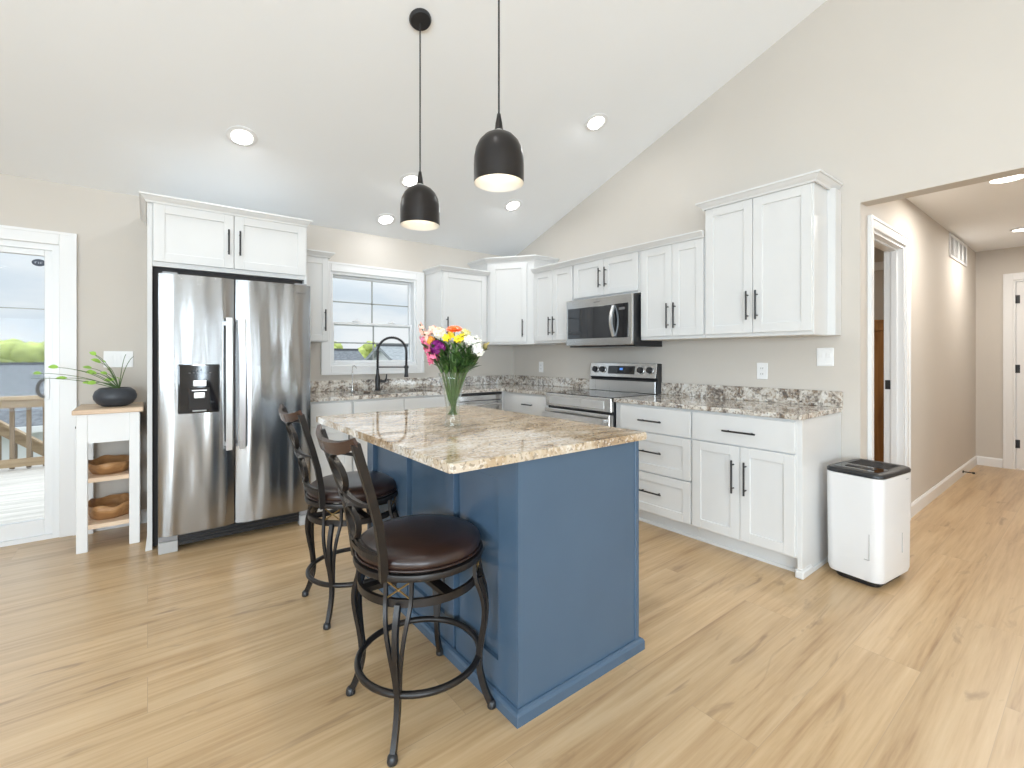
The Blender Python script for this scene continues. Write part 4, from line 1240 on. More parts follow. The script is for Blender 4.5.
# ------------------------------------------------------------------ pendants and downlights
SLA = math.atan(SL)
def make_pendant(x, y, zb, label):
    zc = ceil_z(y)
    t = thing('pendant_lamp', label, 'lamp', (x, y, zb), 'pendant lamps over the island')
    mb = MB(); mb.lathe([(0, 0), (.060, 0), (.062, -.012), (.055, -.024), (.012, -.028), (0, -.028)], (0, 0, 0), 28)
    bmesh.ops.rotate(mb.bm, verts=mb.bm.verts[:], cent=(0, 0, 0), matrix=Matrix.Rotation(-SLA, 3, 'X'))
    bmesh.ops.translate(mb.bm, verts=mb.bm.verts[:], vec=(x, y, zc))
    can = mb.build('canopy', M['black'], t, smooth=True, autosmooth=40)
    mb = MB(); mb.cyl((x, y, zb + .30), (x, y, zc - .02), .0042, seg=8); mb.build('cord', M['cord'], t)
    # outer shade
    out = [(.1085, 0), (.1085, .075), (.1068, .112), (.100, .148), (.086, .178), (.064, .202), (.038, .217), (.021, .225), (.017, .240), (.0145, .262), (.010, .285), (.008, .30)]
    inn = [(.004, .29), (.010, .236), (.058, .196), (.080, .172), (.095, .142), (.1020, .108), (.1045, .07), (.1045, .0)]
    mb = MB(); mb.lathe(out + [(.004, .30)], (x, y, zb), 48); 
    # open shell: remove the flat caps
    for f in [f for f in mb.bm.faces if len(f.verts) > 4]: mb.bm.faces.remove(f)
    sh = mb.build('lamp_shade', M['shade_out'], t, smooth=True, recalc=False)
    mb = MB(); mb.lathe(inn + [(.1085, 0)], (x, y, zb), 48)
    for f in [f for f in mb.bm.faces if len(f.verts) > 4]: mb.bm.faces.remove(f)
    mb.build('shade_lining', M['shade_in'], sh, smooth=True, recalc=False)
    mb = MB(); mb.cyl((x, y, zb + .17), (x, y, zb + .235), .018, seg=16); mb.build('lamp_socket', M['shade_in'], t)
    mb = MB(); mb.ball((x, y, zb + .125), .030, 3, (1, 1, 1.15)); mb.cyl((x, y, zb + .15), (x, y, zb + .175), .014); mb.build('bulb', M['bulb'], t, smooth=True)
    ld = bpy.data.lights.new('pendant_light', 'SPOT'); ld.energy = PENDANT_W * 4; ld.spot_size = math.radians(115); ld.spot_blend = .8; ld.shadow_soft_size = .03; ld.color = (1, .92, .80)
    lo = bpy.data.objects.new('pendant_light', ld); COL.objects.link(lo); lo.location = (0, 0, .085); lo.parent = t
make_pendant(1.198, 2.368, 1.965, 'dark bronze dome pendant lamp hanging lower left, its round canopy in view')
make_pendant(1.20, 1.63, 1.985, 'dark bronze dome pendant lamp nearer the camera, larger in the photo')

def make_downlight(x, y, label, watts):
    z = ceil_z(y)
    t = thing('recessed_light', label, 'ceiling light', (x, y, z), 'recessed ceiling lights')
    tilt = Matrix.Rotation(-SLA if y > 0 else SLA, 4, 'X')
    mb = MB(); mb.lathe([(.092, -.001), (.092, -.006), (.068, -.011), (.062, -.004), (.062, -.001)], seg=36, closed=True)
    mb.bm.transform(Matrix.Translation((x, y, z)) @ tilt); mb.build('trim_ring', M['trim'], t, smooth=True, autosmooth=40)
    mb = MB(); mb.lathe([(0, -.001), (.062, -.001), (.062, -.005), (.03, -.007), (0, -.0075)], seg=32)
    mb.bm.transform(Matrix.Translation((x, y, z)) @ tilt); mb.build('lens', M['lens'], t, smooth=True)
    ld = bpy.data.lights.new('downlight', 'AREA'); ld.shape = 'DISK'; ld.size = .12; ld.energy = watts; ld.color = (.96, .985, 1.0)
    lo = bpy.data.objects.new('downlight', ld); COL.objects.link(lo); lo.parent = t; lo.location = (0, 0, -.02)
for (x, y, l) in ((.498, 3.572, 'round recessed ceiling light above the refrigerator, leftmost in view'),
                  (1.730, 3.584, 'round recessed ceiling light just left of the farther pendant shade'),
                  (1.748, 4.145, 'round recessed ceiling light above the window, lowest of the lit discs'),
                  (2.802, 3.574, 'round recessed ceiling light near the corner, below the larger pendant'),
                  (2.780, 2.488, 'round recessed ceiling light near the gable wall above the stove')):
    make_downlight(x, y, l, CAN_W * (.45 if y > 4 else 1.0))
n = 0
for x in (-2.0, .50, 2.40):  # unseen downlights added for base illumination
    for y in (1.2, -1.2, -3.2):
        if x > 2 and y > 0: continue
        make_downlight(x, y, 'round recessed ceiling light out of view behind the camera', CAN_W); n += 1
make_downlight(-2.0, 3.6, 'round recessed ceiling light above the patio door, out of view', CAN_W)

def hall_light(x, y, r, label, watts):
    t = thing('ceiling_light', label, 'ceiling light', (x, y, HALL_Z), None)
    mb = MB(); mb.lathe([(r + .014, -.001), (r + .014, -.012), (r, -.018), (r - .002, -.004), (r - .002, -.001)], (x, y, HALL_Z), 40, closed=True); mb.build('trim_ring', M['trim'], t, smooth=True, autosmooth=40)
    mb = MB(); mb.lathe([(0, -.001), (r - .002, -.001), (r - .002, -.014), (r * .5, -.017), (0, -.018)], (x, y, HALL_Z), 40); mb.build('lens', M['lens'], t, smooth=True)
    ld = bpy.data.lights.new('hall_lamp', 'AREA'); ld.shape = 'DISK'; ld.size = r * 2; ld.energy = watts; ld.color = (1, .94, .86)
    lo = bpy.data.objects.new('hall_lamp', ld); COL.objects.link(lo); lo.parent = t; lo.location = (0, 0, -.03)
hall_light(4.50, .42, .082, 'flush round ceiling light just inside the hall opening', HALL_W)
hall_light(6.42, .50, .07, 'flush round ceiling light at the far end of the hall', HALL_W * .8)
ld = bpy.data.lights.new('bedroom_lamp', 'AREA'); ld.shape = 'DISK'; ld.size = .25; ld.energy = 9; ld.color = (1, .93, .82)
tb = thing('ceiling_light', 'round ceiling light in the room beyond the hall doorway', 'ceiling light', (4.9, 2.2, HALL_Z))
mb = MB(); mb.lathe([(0, 0), (.15, 0), (.15, -.02), (.1, -.05), (0, -.06)], (4.9, 2.2, HALL_Z), 32); mb.build('diffuser', M['lens'], tb, smooth=True)
lo = bpy.data.objects.new('bedroom_lamp', ld); COL.objects.link(lo); lo.parent = tb; lo.location = (0, 0, -.08)

# ------------------------------------------------------------------ wall plates
def plate(fr, u, z, w, h, label, kind, n=1, name='switch_plate', cat='switch'):
    p = fr @ Vector((u, 0, z - h / 2))
    t = thing(name, label, cat, tuple(p))
    MB(fr).box(u - w / 2, u + w / 2, .001, .007, z - h / 2, z + h / 2, .003).build('cover_plate', M['plastic_white'], t)
    for k in range(n):
        uu = u + (k - (n - 1) / 2) * .046
        if kind == 'switch':
            mb = MB(fr); mb.box(uu - .017, uu + .017, .007, .0085, z - .034, z + .034, .001); mb.box(uu - .012, uu + .012, .0085, .011, z - .004, z + .024, .001)
            mb.build('rocker', M['plastic_white'], t)
        elif kind == 'outlet':
            for dz in (.020, -.020):
                mb = MB(fr); mb.box(uu - .016, uu + .016, .007, .0085, z + dz - .014, z + dz + .014, .003)
                s = mb.build('socket', M['plastic_white'], t)
                mb = MB(fr); mb.box(uu - .008, uu - .0055, .0085, .009, z + dz - .006, z + dz + .006); mb.box(uu + .0055, uu + .008, .0085, .009, z + dz - .005, z + dz + .005); mb.build('slot', M['dark_gap'], s)
    return t
plate(F_right(XW), 1.533, 1.131, .075, .118, 'white duplex outlet plate above the right worktop', 'outlet', 1, 'outlet_plate', 'outlet')
plate(F_right(XW), 1.139, 1.232, .098, .118, 'white double switch plate on the wall near the hall opening', 'switch', 2)
plate(F_right(XW), 3.913, 1.118, .072, .118, 'white outlet plate in the corner left of the stove', 'outlet', 1, 'outlet_plate', 'outlet')
plate(F_back(ROOM_Y1), -.165, 1.215, .165, .118, 'white triple switch plate on the wall above the potted plant', 'switch', 3)

# ------------------------------------------------------------------ dehumidifier
def dehumidifier():
    c = Vector((3.225, .845)); rz = -.125
    u = Vector((math.cos(rz), math.sin(rz))); v = Vector((-math.sin(rz), math.cos(rz)))
    Mx = F_dir(tuple(c), tuple(u), tuple(v))
    hx, hy = .198, .138
    t = thing('dehumidifier', 'white dehumidifier with a black top beside the base cabinets', 'dehumidifier', (c.x, c.y, 0))
    def rr(hx, hy, r, n=7):
        out = []
        for (sx, sy, a0) in ((1, 1, 0), (-1, 1, PI / 2), (-1, -1, PI), (1, -1, 1.5 * PI)):
            for k in range(n): out.append((sx * (hx - r) + r * math.cos(a0 + PI / 2 * k / (n - 1)), sy * (hy - r) + r * math.sin(a0 + PI / 2 * k / (n - 1))))
        return out
    def loft(layers, name, mat, par):
        mb = MB(Mx); rings = []
        for (hx_, hy_, r, z) in layers: rings.append([mb._v((p[0], p[1], z)) for p in rr(hx_, hy_, r)])
        n = len(rings[0])
        for A, B in zip(rings, rings[1:]):
            for k in range(n): mb.bm.faces.new([A[k], A[(k + 1) % n], B[(k + 1) % n], B[k]])
        mb.bm.faces.new(rings[0][::-1]); mb.bm.faces.new(rings[-1])
        return mb.build(name, mat, par, smooth=True, autosmooth=50)
    b = loft([(hx - .022, hy - .02, .05, .030), (hx - .008, hy - .007, .05, .036), (hx - .002, hy - .002, .05, .06), (hx, hy, .05, .30), (hx + .002, hy + .002, .05, .588)], 'housing', M['plastic_pearl'], t)
    loft([(hx - .04, hy - .035, .04, .0), (hx - .03, hy - .03, .04, .031)], 'base', M['black'], t)
    top = loft([(hx + .002, hy + .002, .05, .5905), (hx + .003, hy + .003, .05, .603), (hx - .003, hy - .003, .048, .612), (hx - .014, hy - .014, .04, .6155)], 'top_cover', M['black'], t)
    mb = MB(Mx)
    mb.box(-.01, .150, -.098, .098, .6150, .6165, .002)
    for k in range(15): mb.box(-.006 + .010 * k, -.001 + .010 * k, -.09, .09, .6165, .6185)
    mb.build('air_grille', M['dark_gap'], top)
    mb = MB(Mx); mb.box(-.160, -.03, -.11, .11, .6150, .6172, .004); mb.build('control_panel', M['black_gloss'], top)
    mb = MB(Mx); mb.box(-.115, -.070, -.07, .07, .6172, .619, .004); mb.build('carry_handle', M['dark_gap'], top)
    # marks and slots on the sides
    mb = MB(Mx); mb.box(.05, .056, -hy - .0015, -hy + .004, .16, .27, .001)
    mb.build('water_level_slot', M['grey_plastic'], b)
    mb = MB(Mx); mb.box(.095, .13, -hy - .0025, -hy + .003, .555, .560); mb.build('maker_badge', M['grey_plastic'], b)
    mb = MB(Mx)
    mb.box(-hx - .002, -hx + .004, -.085, -.081, .15, .29, .001); mb.box(-hx - .002, -hx + .004, -.080, -.060, .15, .154); mb.build('tank_grip', M['grey_plastic'], b)
    for (a, c_) in ((-.12, -.07), (.12, -.07), (-.12, .07), (.12, .07)):
        pass
dehumidifier()

# ------------------------------------------------------------------ small white stand with pot and bowls
SX0, SX1, SY0, SY1 = -.352, -.040, 3.965, 4.395
TZ = .90
def stand():
    t = thing('side_table', 'narrow white side table with pale wood top and two shelves', 'table', ((SX0 + SX1) / 2, (SY0 + SY1) / 2, 0))
    lw, ld_ = .055, .034
    for x in (SX0, SX1 - lw):
        for y in (SY0, SY1 - ld_):
            MB().box(x, x + lw, y, y + ld_, 0, TZ - .03, .003).build('leg', M['trim'], t)
    mb = MB(); mb.box(SX0 + lw, SX1 - lw, SY0 + .004, SY0 + .024, .685, TZ - .03); mb.box(SX0 + lw, SX1 - lw, SY1 - .024, SY1 - .004, .685, TZ - .03)
    mb.box(SX0 + .008, SX0 + .028, SY0 + ld_, SY1 - ld_, .685, TZ - .03); mb.box(SX1 - .028, SX1 - .008, SY0 + ld_, SY1 - ld_, .685, TZ - .03)
    mb.build('apron', M['trim'], t)
    MB().box(SX0 - .018, SX1 + .018, SY0 - .018, SY1 + .018, TZ - .03, TZ, .004).build('table_top', M['pine'], t)
    for z in (.435, .140):
        MB().box(SX0 + .004, SX1 - .004, SY0 + ld_ + .001, SY1 - ld_ - .001, z, z + .028, .003).build('shelf', M['pine'], t)
        mb = MB(); mb.box(SX0 + lw + .001, SX1 - lw - .001, SY0 + .004, SY0 + ld_ - .001, z, z + .028); mb.build('shelf_lip', M['pine'], t)
    mb = MB(); mb.cyl((SX0 - .004, SY0 + .017, .79), (SX0 + .002, SY0 + .017, .79), .007, seg=12); mb.build('screw', M['black'], t)
stand()
def bowl(z, sd, label, h):
    cx, cy = (SX0 + SX1) / 2 + .0, 4.17
    mb = MB(); n = 48; rings = []
    prof = [(0.0, 0.012), (.55, .0), (.80, .018), (.96, .55), (1.0, 1.0), (.955, 1.0), (.90, .58), (.74, .16), (0, .12)]
    for (r, k) in prof:
        if r == 0: rings.append([mb._v((cx, cy, z + k * h))]); continue
        ring = []
        for q in range(n):
            a = 2 * PI * q / n
            wav = 1 + .03 * math.sin(3 * a + sd) + .025 * math.sin(7 * a + 2 * sd)
            hw = 1 + (.07 * math.sin(4 * a + sd * 1.7) + .05 * math.sin(7 * a + sd)) * k
            ring.append(mb._v((cx + .128 * r * wav * math.cos(a), cy + .165 * r * wav * math.sin(a), z + k * h * hw)))
        rings.append(ring)
    for A, B in zip(rings, rings[1:]):
        for q in range(n):
            q2 = (q + 1) % n
            if len(A) == 1: mb.bm.faces.new([A[0], B[q2], B[q]])
            elif len(B) == 1: mb.bm.faces.new([A[q], A[q2], B[0]])
            else: mb.bm.faces.new([A[q], A[q2], B[q2], B[q]])
    o = mb.build('wooden_bowl', M['bowl'], smooth=True)
    tag(o, label, 'bowl', 'carved wooden bowls on the side table')
bowl(.463, .6, 'carved wooden bowl with a wavy rim on the upper shelf of the side table', .075)
bowl(.168, 2.1, 'carved wooden bowl with a wavy rim on the lowest shelf of the side table', .092)

def leaf(mb, base, d, up, L, W, bend=.3, fold=.25):
    # a pointed two-sided leaf with a folded midrib
    d = Vector(d).normalized(); up = Vector(up); up = (up - d * up.dot(d)).normalized(); sd = d.cross(up)
    rows = []
    n = 5
    for k in range(n + 1):
        s = k / n; w = W * math.sin(PI * min(1, s * .9 + .08)) ** .8 * (1 if k < n else .05)
        c = Vector(base) + d * L * s + up * (-bend * L * s * s)
        rows.append((mb._v(c + sd * w + up * fold * w), mb._v(c), mb._v(c - sd * w + up * fold * w)))
    for A, B in zip(rows, rows[1:]):
        mb.bm.faces.new([A[0], A[1], B[1], B[0]]); mb.bm.faces.new([A[1], A[2], B[2], B[1]])
def potted_plant():
    cx, cy = -.172, 4.15
    t = thing('potted_plant', 'trailing green plant in a squat charcoal pot on the side table', 'plant', (cx, cy, TZ))
    mb = MB(); mb.lathe([(0, 0), (.060, 0), (.094, .018), (.114, .052), (.116, .072), (.106, .102), (.084, .122), (.078, .124), (.076, .118), (.076, .10), (0, .10)], (cx, cy, TZ), 40)
    mb.build('pot', M['pot'], t, smooth=True)
    mb = MB(); mb.lathe([(0, .118), (.05, .115), (.079, .106)], (cx, cy, TZ), 24); mb.build('soil', M['soil'], t, smooth=True)
    base = Vector((cx + .02, cy - .02, TZ + .11))
    st = MB(); lf = MB()
    # ends of stems (pixel-measured directions turned into metres in the plane of the pot)
    ends = [(-.37, -.03, .120), (-.30, .02, .155), (-.22, -.05, .140), (-.12, .03, .235), (-.15, .05, .250), (-.09, -.06, .185), (.035, .03, .240), (.075, .05, .225), (-.26, .04, .085), (-.42, .0, .09), (-.06, .04, .16)]
    rnd = random.Random(11)
    for k in range(9): ends.append((rnd.uniform(-.15, .04), rnd.uniform(-.05, .05), rnd.uniform(.05, .15)))
    for i, (dx, dy, dz) in enumerate(ends):
        e = base + Vector((dx, dy, dz)); m = base + Vector((dx * .42, dy * .5, dz * .75 + .02))
        pts = [base.lerp(m, s) .lerp(m.lerp(e, s), s) for s in [k / 8 for k in range(9)]]
        st.tube(pts, [.0028 - .0013 * k / 8 for k in range(9)], 5)
        d = (pts[-1] - pts[-2]).normalized()
        if i in (0, 1, 3, 5, 8) or i > 11: leaf(lf, pts[-1], d + Vector((0, -.3, .1)), (.1, -.7, .6), .036 + .010 * (i % 3), .013 + .004 * (i % 2))
        if i in (3, 2): leaf(lf, pts[5], d + Vector((.2, -.5, .4)), (0, -.5, .8), .022, .008)
    st.build('stems', M['stem'], t, smooth=True); lf.build('leaves', M['leaf'], t, recalc=False)
potted_plant()

# ------------------------------------------------------------------ vase and cut flowers
VX, VY = 1.112, 1.870
def vase():
    mb = MB()
    out = [(.038, 0), (.039, .006), (.034, .024), (.031, .045), (.031, .070), (.035, .110), (.043, .160), (.055, .210), (.068, .245)]
    inn = [(.066, .245), (.0525, .208), (.0405, .160), (.0325, .110), (.028, .072), (.024, .050), (0, .042)]
    mb.lathe([(0, 0)] + out + inn, (VX, VY, CT1), 48)
    tag(mb.build('vase', M['glass'], smooth=True), 'flared clear glass vase holding cut flowers on the island', 'vase')
vase()
RV = Vector((math.cos(.6627), -math.sin(.6627), 0)); FV = Vector((math.sin(.6627), math.cos(.6627), 0))
PXM = 2.158 / 467
def bq(u, h, f=0.0):     # u: metres to the right of the vase as photographed, h: height, f: metres behind the vase
    return Vector((VX, VY, 0)) + RV * u + FV * f + Vector((0, 0, h))
def floret(mb, c, d, r, n=6, w=.5, cup=.35):
    d = Vector(d).normalized(); a = d.orthogonal().normalized(); b = d.cross(a)
    off = random.random() * 6
    for k in range(n):
        an = 2 * PI * k / n + off
        q = a * math.cos(an) + b * math.sin(an)
        leaf(mb, Vector(c), q + d * cup, d, r, r * w, .15, .2)
def flower(name, label, cat, tip, build, head_mat, leaves=3, lm='leaf_dark', spread=.02):
    tip = Vector(tip)
    rim = Vector((VX, VY, CT1 + .243)) + Vector(((tip.x - VX), (tip.y - VY), 0)) * .50
    r2 = Vector((rim.x - VX, rim.y - VY, 0))
    if r2.length > .050: rim = Vector((VX, VY, rim.z)) + r2.normalized() * .050
    foot = Vector((VX - r2.x * .28, VY - r2.y * .28, CT1 + .052))
    t = thing(name, label, cat, tuple(foot), None)
    mid = Vector((VX, VY, CT1 + .12)) + r2 * .25
    pts = []
    ctrl = [foot, mid, rim, tip]
    for i in range(3):
        for k in range(4): pts.append(ctrl[i].lerp(ctrl[i + 1], k / 4))
    pts.append(tip)
    mb = MB(); mb.tube(pts, .0023, 6); mb.build('stem', M['stem'], t, smooth=True)
    mb = MB()
    for k in range(leaves):
        s = (k + .6) / (leaves + .3)
        p = rim.lerp(tip, s * .8)
        an = random.uniform(0, 2 * PI); out = Vector((math.cos(an), math.sin(an), 0)) * .75 + (tip - rim).normalized() * .9
        leaf(mb, p, out, (0, 0, 1), random.uniform(.06, .10), random.uniform(.009, .015), .25)
    if leaves: mb.build('leaves', M[lm], t, recalc=False)
    mb = MB(); build(mb, tip, (tip - rim).normalized()); mb.build('blossom', M[head_mat], t, recalc=False, smooth=False)
    return t
def spike(L, n, r):
    def f(mb, tip, d):
        for k in range(n):
            s = k / (n - 1); c = tip - d * L * (1 - s)
            an = k * 2.4; q = d.orthogonal().normalized(); q2 = d.cross(q)
            o_ = (q * math.cos(an) + q2 * math.sin(an)) * (.017 * (1.2 - .85 * s))
            floret(mb, c + o_, o_.normalized() + d * random.uniform(-.2, .9), r * (1.15 - .7 * s) * random.uniform(.8, 1.2), 5, .42, .2)
    return f
def ball_head(r, n, fr_, w=.5):
    def f(mb, tip, d):
        for k in range(n):
            z = 1 - 1.6 * (k + .5) / n; an = k * 2.4; q = d.orthogonal().normalized(); q2 = d.cross(q); s = math.sqrt(max(0, 1 - z * z))
            dv = (q * math.cos(an) + q2 * math.sin(an)) * s + d * z
            floret(mb, tip + dv * r * random.uniform(.4, .85), dv + Vector((random.uniform(-.4, .4), random.uniform(-.4, .4), random.uniform(-.3, .3))), fr_ * random.uniform(.8, 1.15), 5, w * .8, .3)
    return f
def daisy(r, n):
    def f(mb, tip, d):
        d = (d * .6 + Vector((-.30, -.42, .8))).normalized()
        a = d.orthogonal().normalized(); b = d.cross(a)
        for ring in range(2):
            for k in range(n):
                an = 2 * PI * (k + ring * .5) / n; q = a * math.cos(an) + b * math.sin(an)
                leaf(mb, tip, q + d * (.12 + .25 * ring), d, r * (1 - .2 * ring), r * .17, .12, .1)
        mb.ball(tuple(tip + d * .006), r * .26, 2, (1, 1, .7))
    return f
def lily(r):
    def f(mb, tip, d):
        for k in range(3):
            an = k * 2.1 + .4; q = d.orthogonal().normalized(); q2 = d.cross(q); o_ = (q * math.cos(an) + q2 * math.sin(an)) * r * .55
            floret(mb, tip + o_ + Vector((0, 0, .010 * (k - 1))), o_.normalized() * .5 + d * .5 - FV * 1.1, r, 6, .34, .45)
    return f
H0 = EYE
def hz(py): return H0 + (356.5 - py) * PXM
def ux(px): return (px - 453) * PXM
# spikes: tips are their top ends
flower('stock_flower', 'peach flower spike leaning out at the far left of the bouquet', 'flower', bq(ux(420.5), hz(324), -.01), spike(.10, 16, .020), 'peach', 2)
flower('stock_flower', 'hot pink flower spike drooping on the left of the bouquet', 'flower', bq(ux(423), hz(337), -.03), spike(.12, 20, .021), 'pink', 2)
flower('stock_flower', 'pink flower spike low on the left beside the purple bloom', 'flower', bq(ux(430), hz(345), -.05), spike(.08, 14, .020), 'pink', 2)
flower('rose', 'peach coloured rose between the spikes and the orange daisy', 'flower', bq(ux(433), hz(331), .01), ball_head(.022, 16, .018), 'peach', 2)
flower('rose', 'cream rose left of the orange daisy', 'flower', bq(ux(440), hz(333), .0), ball_head(.026, 18, .020), 'cream', 3)
flower('carnation', 'small apricot carnation above the purple bloom', 'flower', bq(ux(433.5), hz(341), -.05), ball_head(.017, 14, .015), 'apricot', 2)
flower('dianthus', 'deep purple bloom at the front left of the bouquet', 'flower', bq(ux(441), hz(348), -.07), ball_head(.036, 24, .021), 'purple', 4)
flower('gerbera_daisy', 'bright orange daisy at the top centre of the bouquet', 'flower', bq(ux(456), hz(330), -.05), daisy(.042, 18), 'orange', 4)
flower('alstroemeria', 'yellow lily cluster below the orange daisy on its left', 'flower', bq(ux(450), hz(338), -.045), lily(.021), 'yellow', 4, 'leaf_mid')
flower('alstroemeria', 'yellow lily cluster below the orange daisy on its right', 'flower', bq(ux(461), hz(339.5), -.045), lily(.021), 'yellow', 5, 'leaf_mid')
flower('chrysanthemum', 'pale yellow bloom right of the orange daisy', 'flower', bq(ux(466), hz(334), .0), ball_head(.022, 16, .018), 'lemon', 4)
flower('alstroemeria', 'white blossom cluster at the upper right of the bouquet', 'flower', bq(ux(471), hz(341), -.05), ball_head(.030, 18, .019, .4), 'white_petal', 5)
flower('alstroemeria', 'white blossom cluster in the middle right of the bouquet', 'flower', bq(ux(477.5), hz(344), -.05), ball_head(.030, 18, .019, .4), 'white_petal', 5, 'leaf_mid')
flower('alstroemeria', 'white blossom cluster hanging lowest on the right of the bouquet', 'flower', bq(ux(480), hz(351), -.06), ball_head(.028, 16, .018, .4), 'white_petal', 5)
def bud(mb, tip, d):
    mb.ball(tuple(tip), .011, 2, (1, 1, 1.5)); leaf(mb, tip, d, (-.5, -.6, .3), .03, .006)
flower('flower_bud', 'single brownish bud on a bare stem at the far right of the bouquet', 'flower', bq(ux(485.5), hz(346.5), .0), bud, 'bud', 0)
def greens():
    foot = Vector((VX, VY, CT1 + .052))
    t = thing('bouquet_greenery', 'dense dark green foliage filling the middle of the bouquet', 'foliage', tuple(foot))
    st = MB(); dk = MB(); md = MB()
    for i in range(26):
        u = -.072 + .20 * (i + random.random()) / 26; f = random.uniform(-.075, .05); hh = random.uniform(1.19, 1.285)
        tip = bq(u, hh, f); rim = Vector((VX, VY, CT1 + .240)) + (tip - Vector((VX, VY, tip.z))) * .5
        b = foot + Vector((random.uniform(-.013, .013), random.uniform(-.013, .013), 0))
        m = Vector((VX, VY, CT1 + .12)) + (rim - Vector((VX, VY, rim.z))) * .3
        st.tube([b, m, rim, tip], .0022, 5)
        for k in range(6):
            p = rim.lerp(tip, k / 6 + .05); an = random.uniform(0, 2 * PI)
            out = Vector((math.cos(an) * .6, math.sin(an) * .6, 0)) + (tip - rim).normalized() * 1.1
            leaf(dk if random.random() < .75 else md, p, out, (0, -.4, 1), random.uniform(.045, .075), random.uniform(.005, .010), .2)
    st.build('stems', M['stem'], t, smooth=True); dk.build('dark_leaves', M['leaf_dark'], t, recalc=False); md.build('bright_leaves', M['leaf_mid'], t, recalc=False)
greens()

# ------------------------------------------------------------------ outside
GZ = -2.9
structure(MB().box(-120, 160, 5.0, 260, GZ - .3, GZ).build('ground', M['grass'], origin=(0, 0, GZ)))
# deck
mb = MB(); y = ROOM_Y1 + .15
while y < 7.75:
    mb.box(-6.0, .9, y, y + .138, -.085, -.05, .003); y += .144
DY = 7.62
mb.box(-6.0, .9, 7.74, 7.78, -.30, -.055); mb.box(-6.0, .9, 4.6, 7.74, -.30, -.13)
structure(mb.build('deck', M['deck']))
for x in (-5.8, -2.6, .7):
    structure(MB().box(x - .07, x + .07, 7.5, 7.64, GZ, -.30).build('deck_post', M['baluster']))
def deck_rail():
    t = thing('deck_railing', 'treated lumber deck railing outside the patio door', 'railing', (-2.5, DY, -.05))
    MB().box(-6.0, .9, DY - .07, DY + .07, .745, .785, .004).build('cap_rail', M['deck_rail'], t)
    MB().box(-6.0, .9, DY - .02, DY + .02, .655, .744).build('top_rail', M['deck_rail'], t)
    MB().box(-6.0, .9, DY - .02, DY + .02, -.015, .075).build('bottom_rail', M['deck_rail'], t)
    x = -5.9
    while x < .85:
        MB().box(x - .019, x + .019, DY + .021, DY + .059, -.04, .744).build('baluster', M['baluster'], t); x += .134
    for x in (-5.95, -4.0, -1.98, .86):
        MB().box(x - .045, x + .045, DY - .11, DY - .021, -.05, .744).build('post', M['baluster'], t)
deck_rail()
def stair_rail():
    y = 8.55
    t = thing('stair_railing', 'sloping treated lumber stair railing beyond the deck railing', 'railing', (-.9, y, GZ))
    x0, z0, s = -1.95, .80, -.82
    L = 3.0
    def para(za, zb, y0, y1, name):
        mb = MB(); mb.prism([(x0, z0 + za), (x0 + L, z0 + s * L + za), (x0 + L, z0 + s * L + zb), (x0, z0 + zb)], y0, y1, 'y'); return mb.build(name, M['deck_rail'], t)
    para(-.14, .0, y - .02, y + .02, 'top_rail'); para(0, .035, y - .06, y + .06, 'cap_rail'); para(-.98, -.88, y - .02, y + .02, 'bottom_rail')
    para(-1.55, -1.18, y + .03, y + .07, 'stringer')
    k = 0
    while k * .14 < L - .1:
        x = x0 + .06 + k * .14; z = z0 + s * (x - x0)
        MB().box(x - .019, x + .019, y + .021, y + .059, z - .95, z - .01).build('baluster', M['baluster'], t); k += 1
    for x in (x0 + .05, x0 + L - .05):
        z = z0 + s * (x - x0); MB().box(x - .045, x + .045, y - .11, y - .021, GZ, z).build('post', M['baluster'], t)
stair_rail()
def house(label, x0, x1, y0, y1, ze, zr, roof, over=.35):
    # ridge along x
    t = thing('house', label, 'house', ((x0 + x1) / 2, (y0 + y1) / 2, GZ))
    ym = (y0 + y1) / 2
    mb = MB(); mb.prism([(y0, GZ), (y1, GZ), (y1, ze), (ym, zr - .12), (y0, ze)], x0, x1, 'x'); mb.build('wall', M['siding'], t)
    k = (zr - ze) / (ym - y0)
    mb = MB(); mb.prism([(y0 - over, ze - k * over), (ym, zr), (y1 + over, ze - k * over), (y1 + over, ze - k * over - .12), (ym, zr - .12), (y0 - over, ze - k * over - .12)], x0 - over, x1 + over, 'x')
    rf = mb.build('roof', M[roof], t)
    MB().box(x0 - over, x1 + over, ym - .12, ym + .12, zr - .05, zr + .03).build('ridge_cap', M['ridge'], rf)
    mb = MB(); mb.box(x0 - over, x1 + over, y0 - over - .10, y0 - over, ze - k * over - .15, ze - k * over - .02); mb.build('gutter', M['trim'], rf)
    x = x0 + 1.2
    while x < x1 - 1:
        f = MB().box(x, x + .95, y0 - .05, y0, GZ + .95, GZ + 2.25).build('window_frame', M['trim'], t)
        MB().box(x + .07, x + .88, y0 - .06, y0 - .045, GZ + 1.02, GZ + 2.18).build('pane', M['win_dark'], f); x += 2.6
    # gable windows on the side facing the deck
    f = MB().box(x0 - .05, x0, ym - .5, ym + .5, GZ + 1.0, GZ + 2.2).build('window_frame', M['trim'], t)
    MB().box(x0 - .06, x0 - .045, ym - .43, ym + .43, GZ + 1.07, GZ + 2.13).build('pane', M['win_dark'], f)
    return t
house('neighbouring white house with a grey shingle roof seen over the deck railing', -13.0, 1.6, 14.6, 21.4, -.12, 1.05, 'shingle')
house('white house with a dark grey roof seen in the lower left of the kitchen window', 3.0, 6.9, 18.0, 22.0, .60, 1.54, 'shingle', .25)
house('white gabled house with a pale grey roof seen in the right of the kitchen window', 6.15, 13.5, 12.2, 17.4, .55, 1.62, 'shingle_pale', .2)
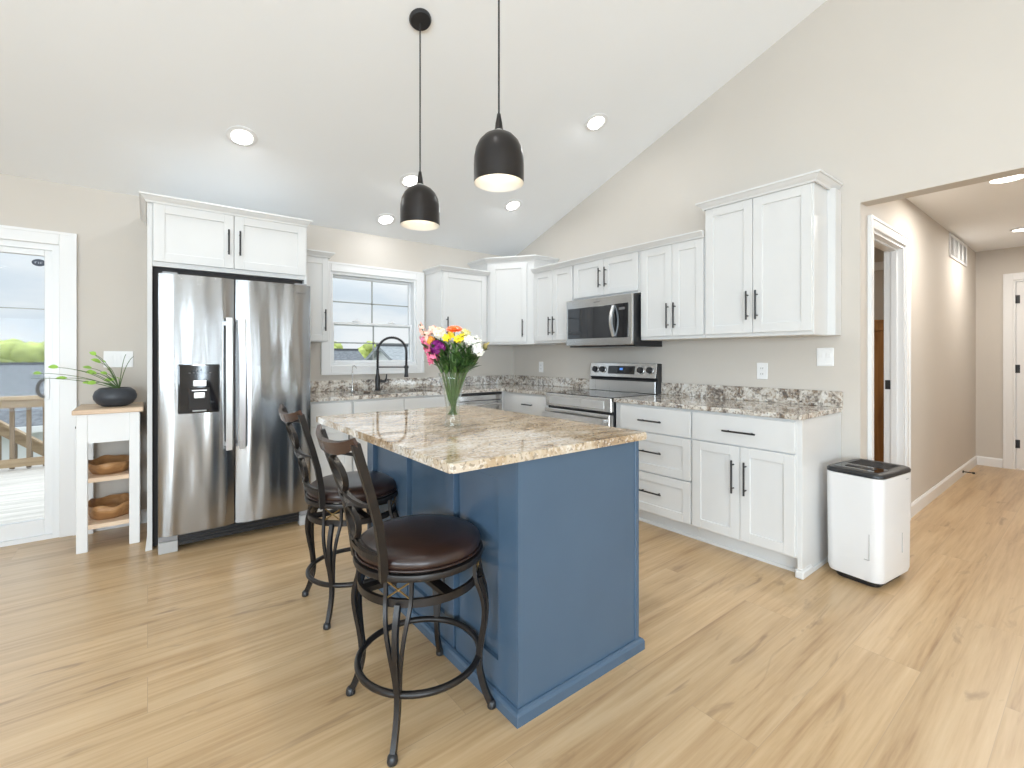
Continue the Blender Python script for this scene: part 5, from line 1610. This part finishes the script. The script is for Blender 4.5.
def tree(x, y, top, r, label, m, sd):
    t = thing('tree', label, 'tree', (x, y, GZ), 'spring trees on the skyline')
    h = top - GZ
    mb = MB(); mb.tube([(x, y, GZ), (x + .05, y, GZ + h * .4), (x, y, GZ + h * .7)], [r * .10, r * .08, r * .04], 8); mb.build('trunk', M['bark'], t)
    mb = MB(); rnd = random.Random(sd)
    for k in range(9):
        an = rnd.uniform(0, 2 * PI); q = rnd.uniform(0, .6) * r; rr = r * rnd.uniform(.42, .62)
        zz = GZ + h * .3 + rnd.uniform(0, 1) * max(.1, (h * .7 - 2 * rr * .8)) + rr * .8
        mb.ball((x + q * math.cos(an), y + q * math.sin(an), min(zz, top - rr * .8)), rr, 3, (1, 1, .85), .35, rnd.uniform(0, 50))
    mb.build('crown', M[m], t, smooth=True)
for i, (x, y, top, r) in enumerate(((-27, 60, 3.0, 2.9), (-20.5, 66, 3.4, 2.9), (-15.4, 60, 2.9, 2.5), (-11.6, 68, 3.2, 2.4), (-9.4, 60, 2.9, 2.2), (-6.6, 68, 3.2, 2.5), (-4.4, 60, 2.9, 2.2), (1.6, 66, 3.1, 2.9),
                                    (8.5, 60, 2.9, 2.7), (13.6, 66, 3.3, 2.5), (17.4, 58, 3.3, 2.1), (20.2, 68, 3.6, 1.9), (21.4, 57, 3.1, 1.9), (25.6, 66, 3.3, 2.3), (26.0, 57, 2.9, 2.0), (31.5, 60, 2.7, 2.7))):
    tree(x, y, top, r, 'bright spring green tree on the skyline beyond the roofs', 'tree', i)
mb = MB(); pts = []
n = 60
v0 = []; v1 = []; v2 = []
for k in range(n + 1):
    x = -150 + 320 * k / n; hh = 3.0 + 1.6 * noise.noise(Vector((x * .035, 3.1, 0))) + .8 * noise.noise(Vector((x * .13, 9.1, 0)))
    v0.append(mb._v((x, 150, GZ))); v1.append(mb._v((x, 170, hh))); v2.append(mb._v((x, 200, GZ)))
for k in range(n):
    mb.bm.faces.new([v0[k], v0[k + 1], v1[k + 1], v1[k]]); mb.bm.faces.new([v1[k], v1[k + 1], v2[k + 1], v2[k]])
structure(mb.build('hills', M['tree_dark'], smooth=True))

for o in bpy.data.objects:
    if '_o' in o: del o['_o']
bpy.context.view_layer.update()
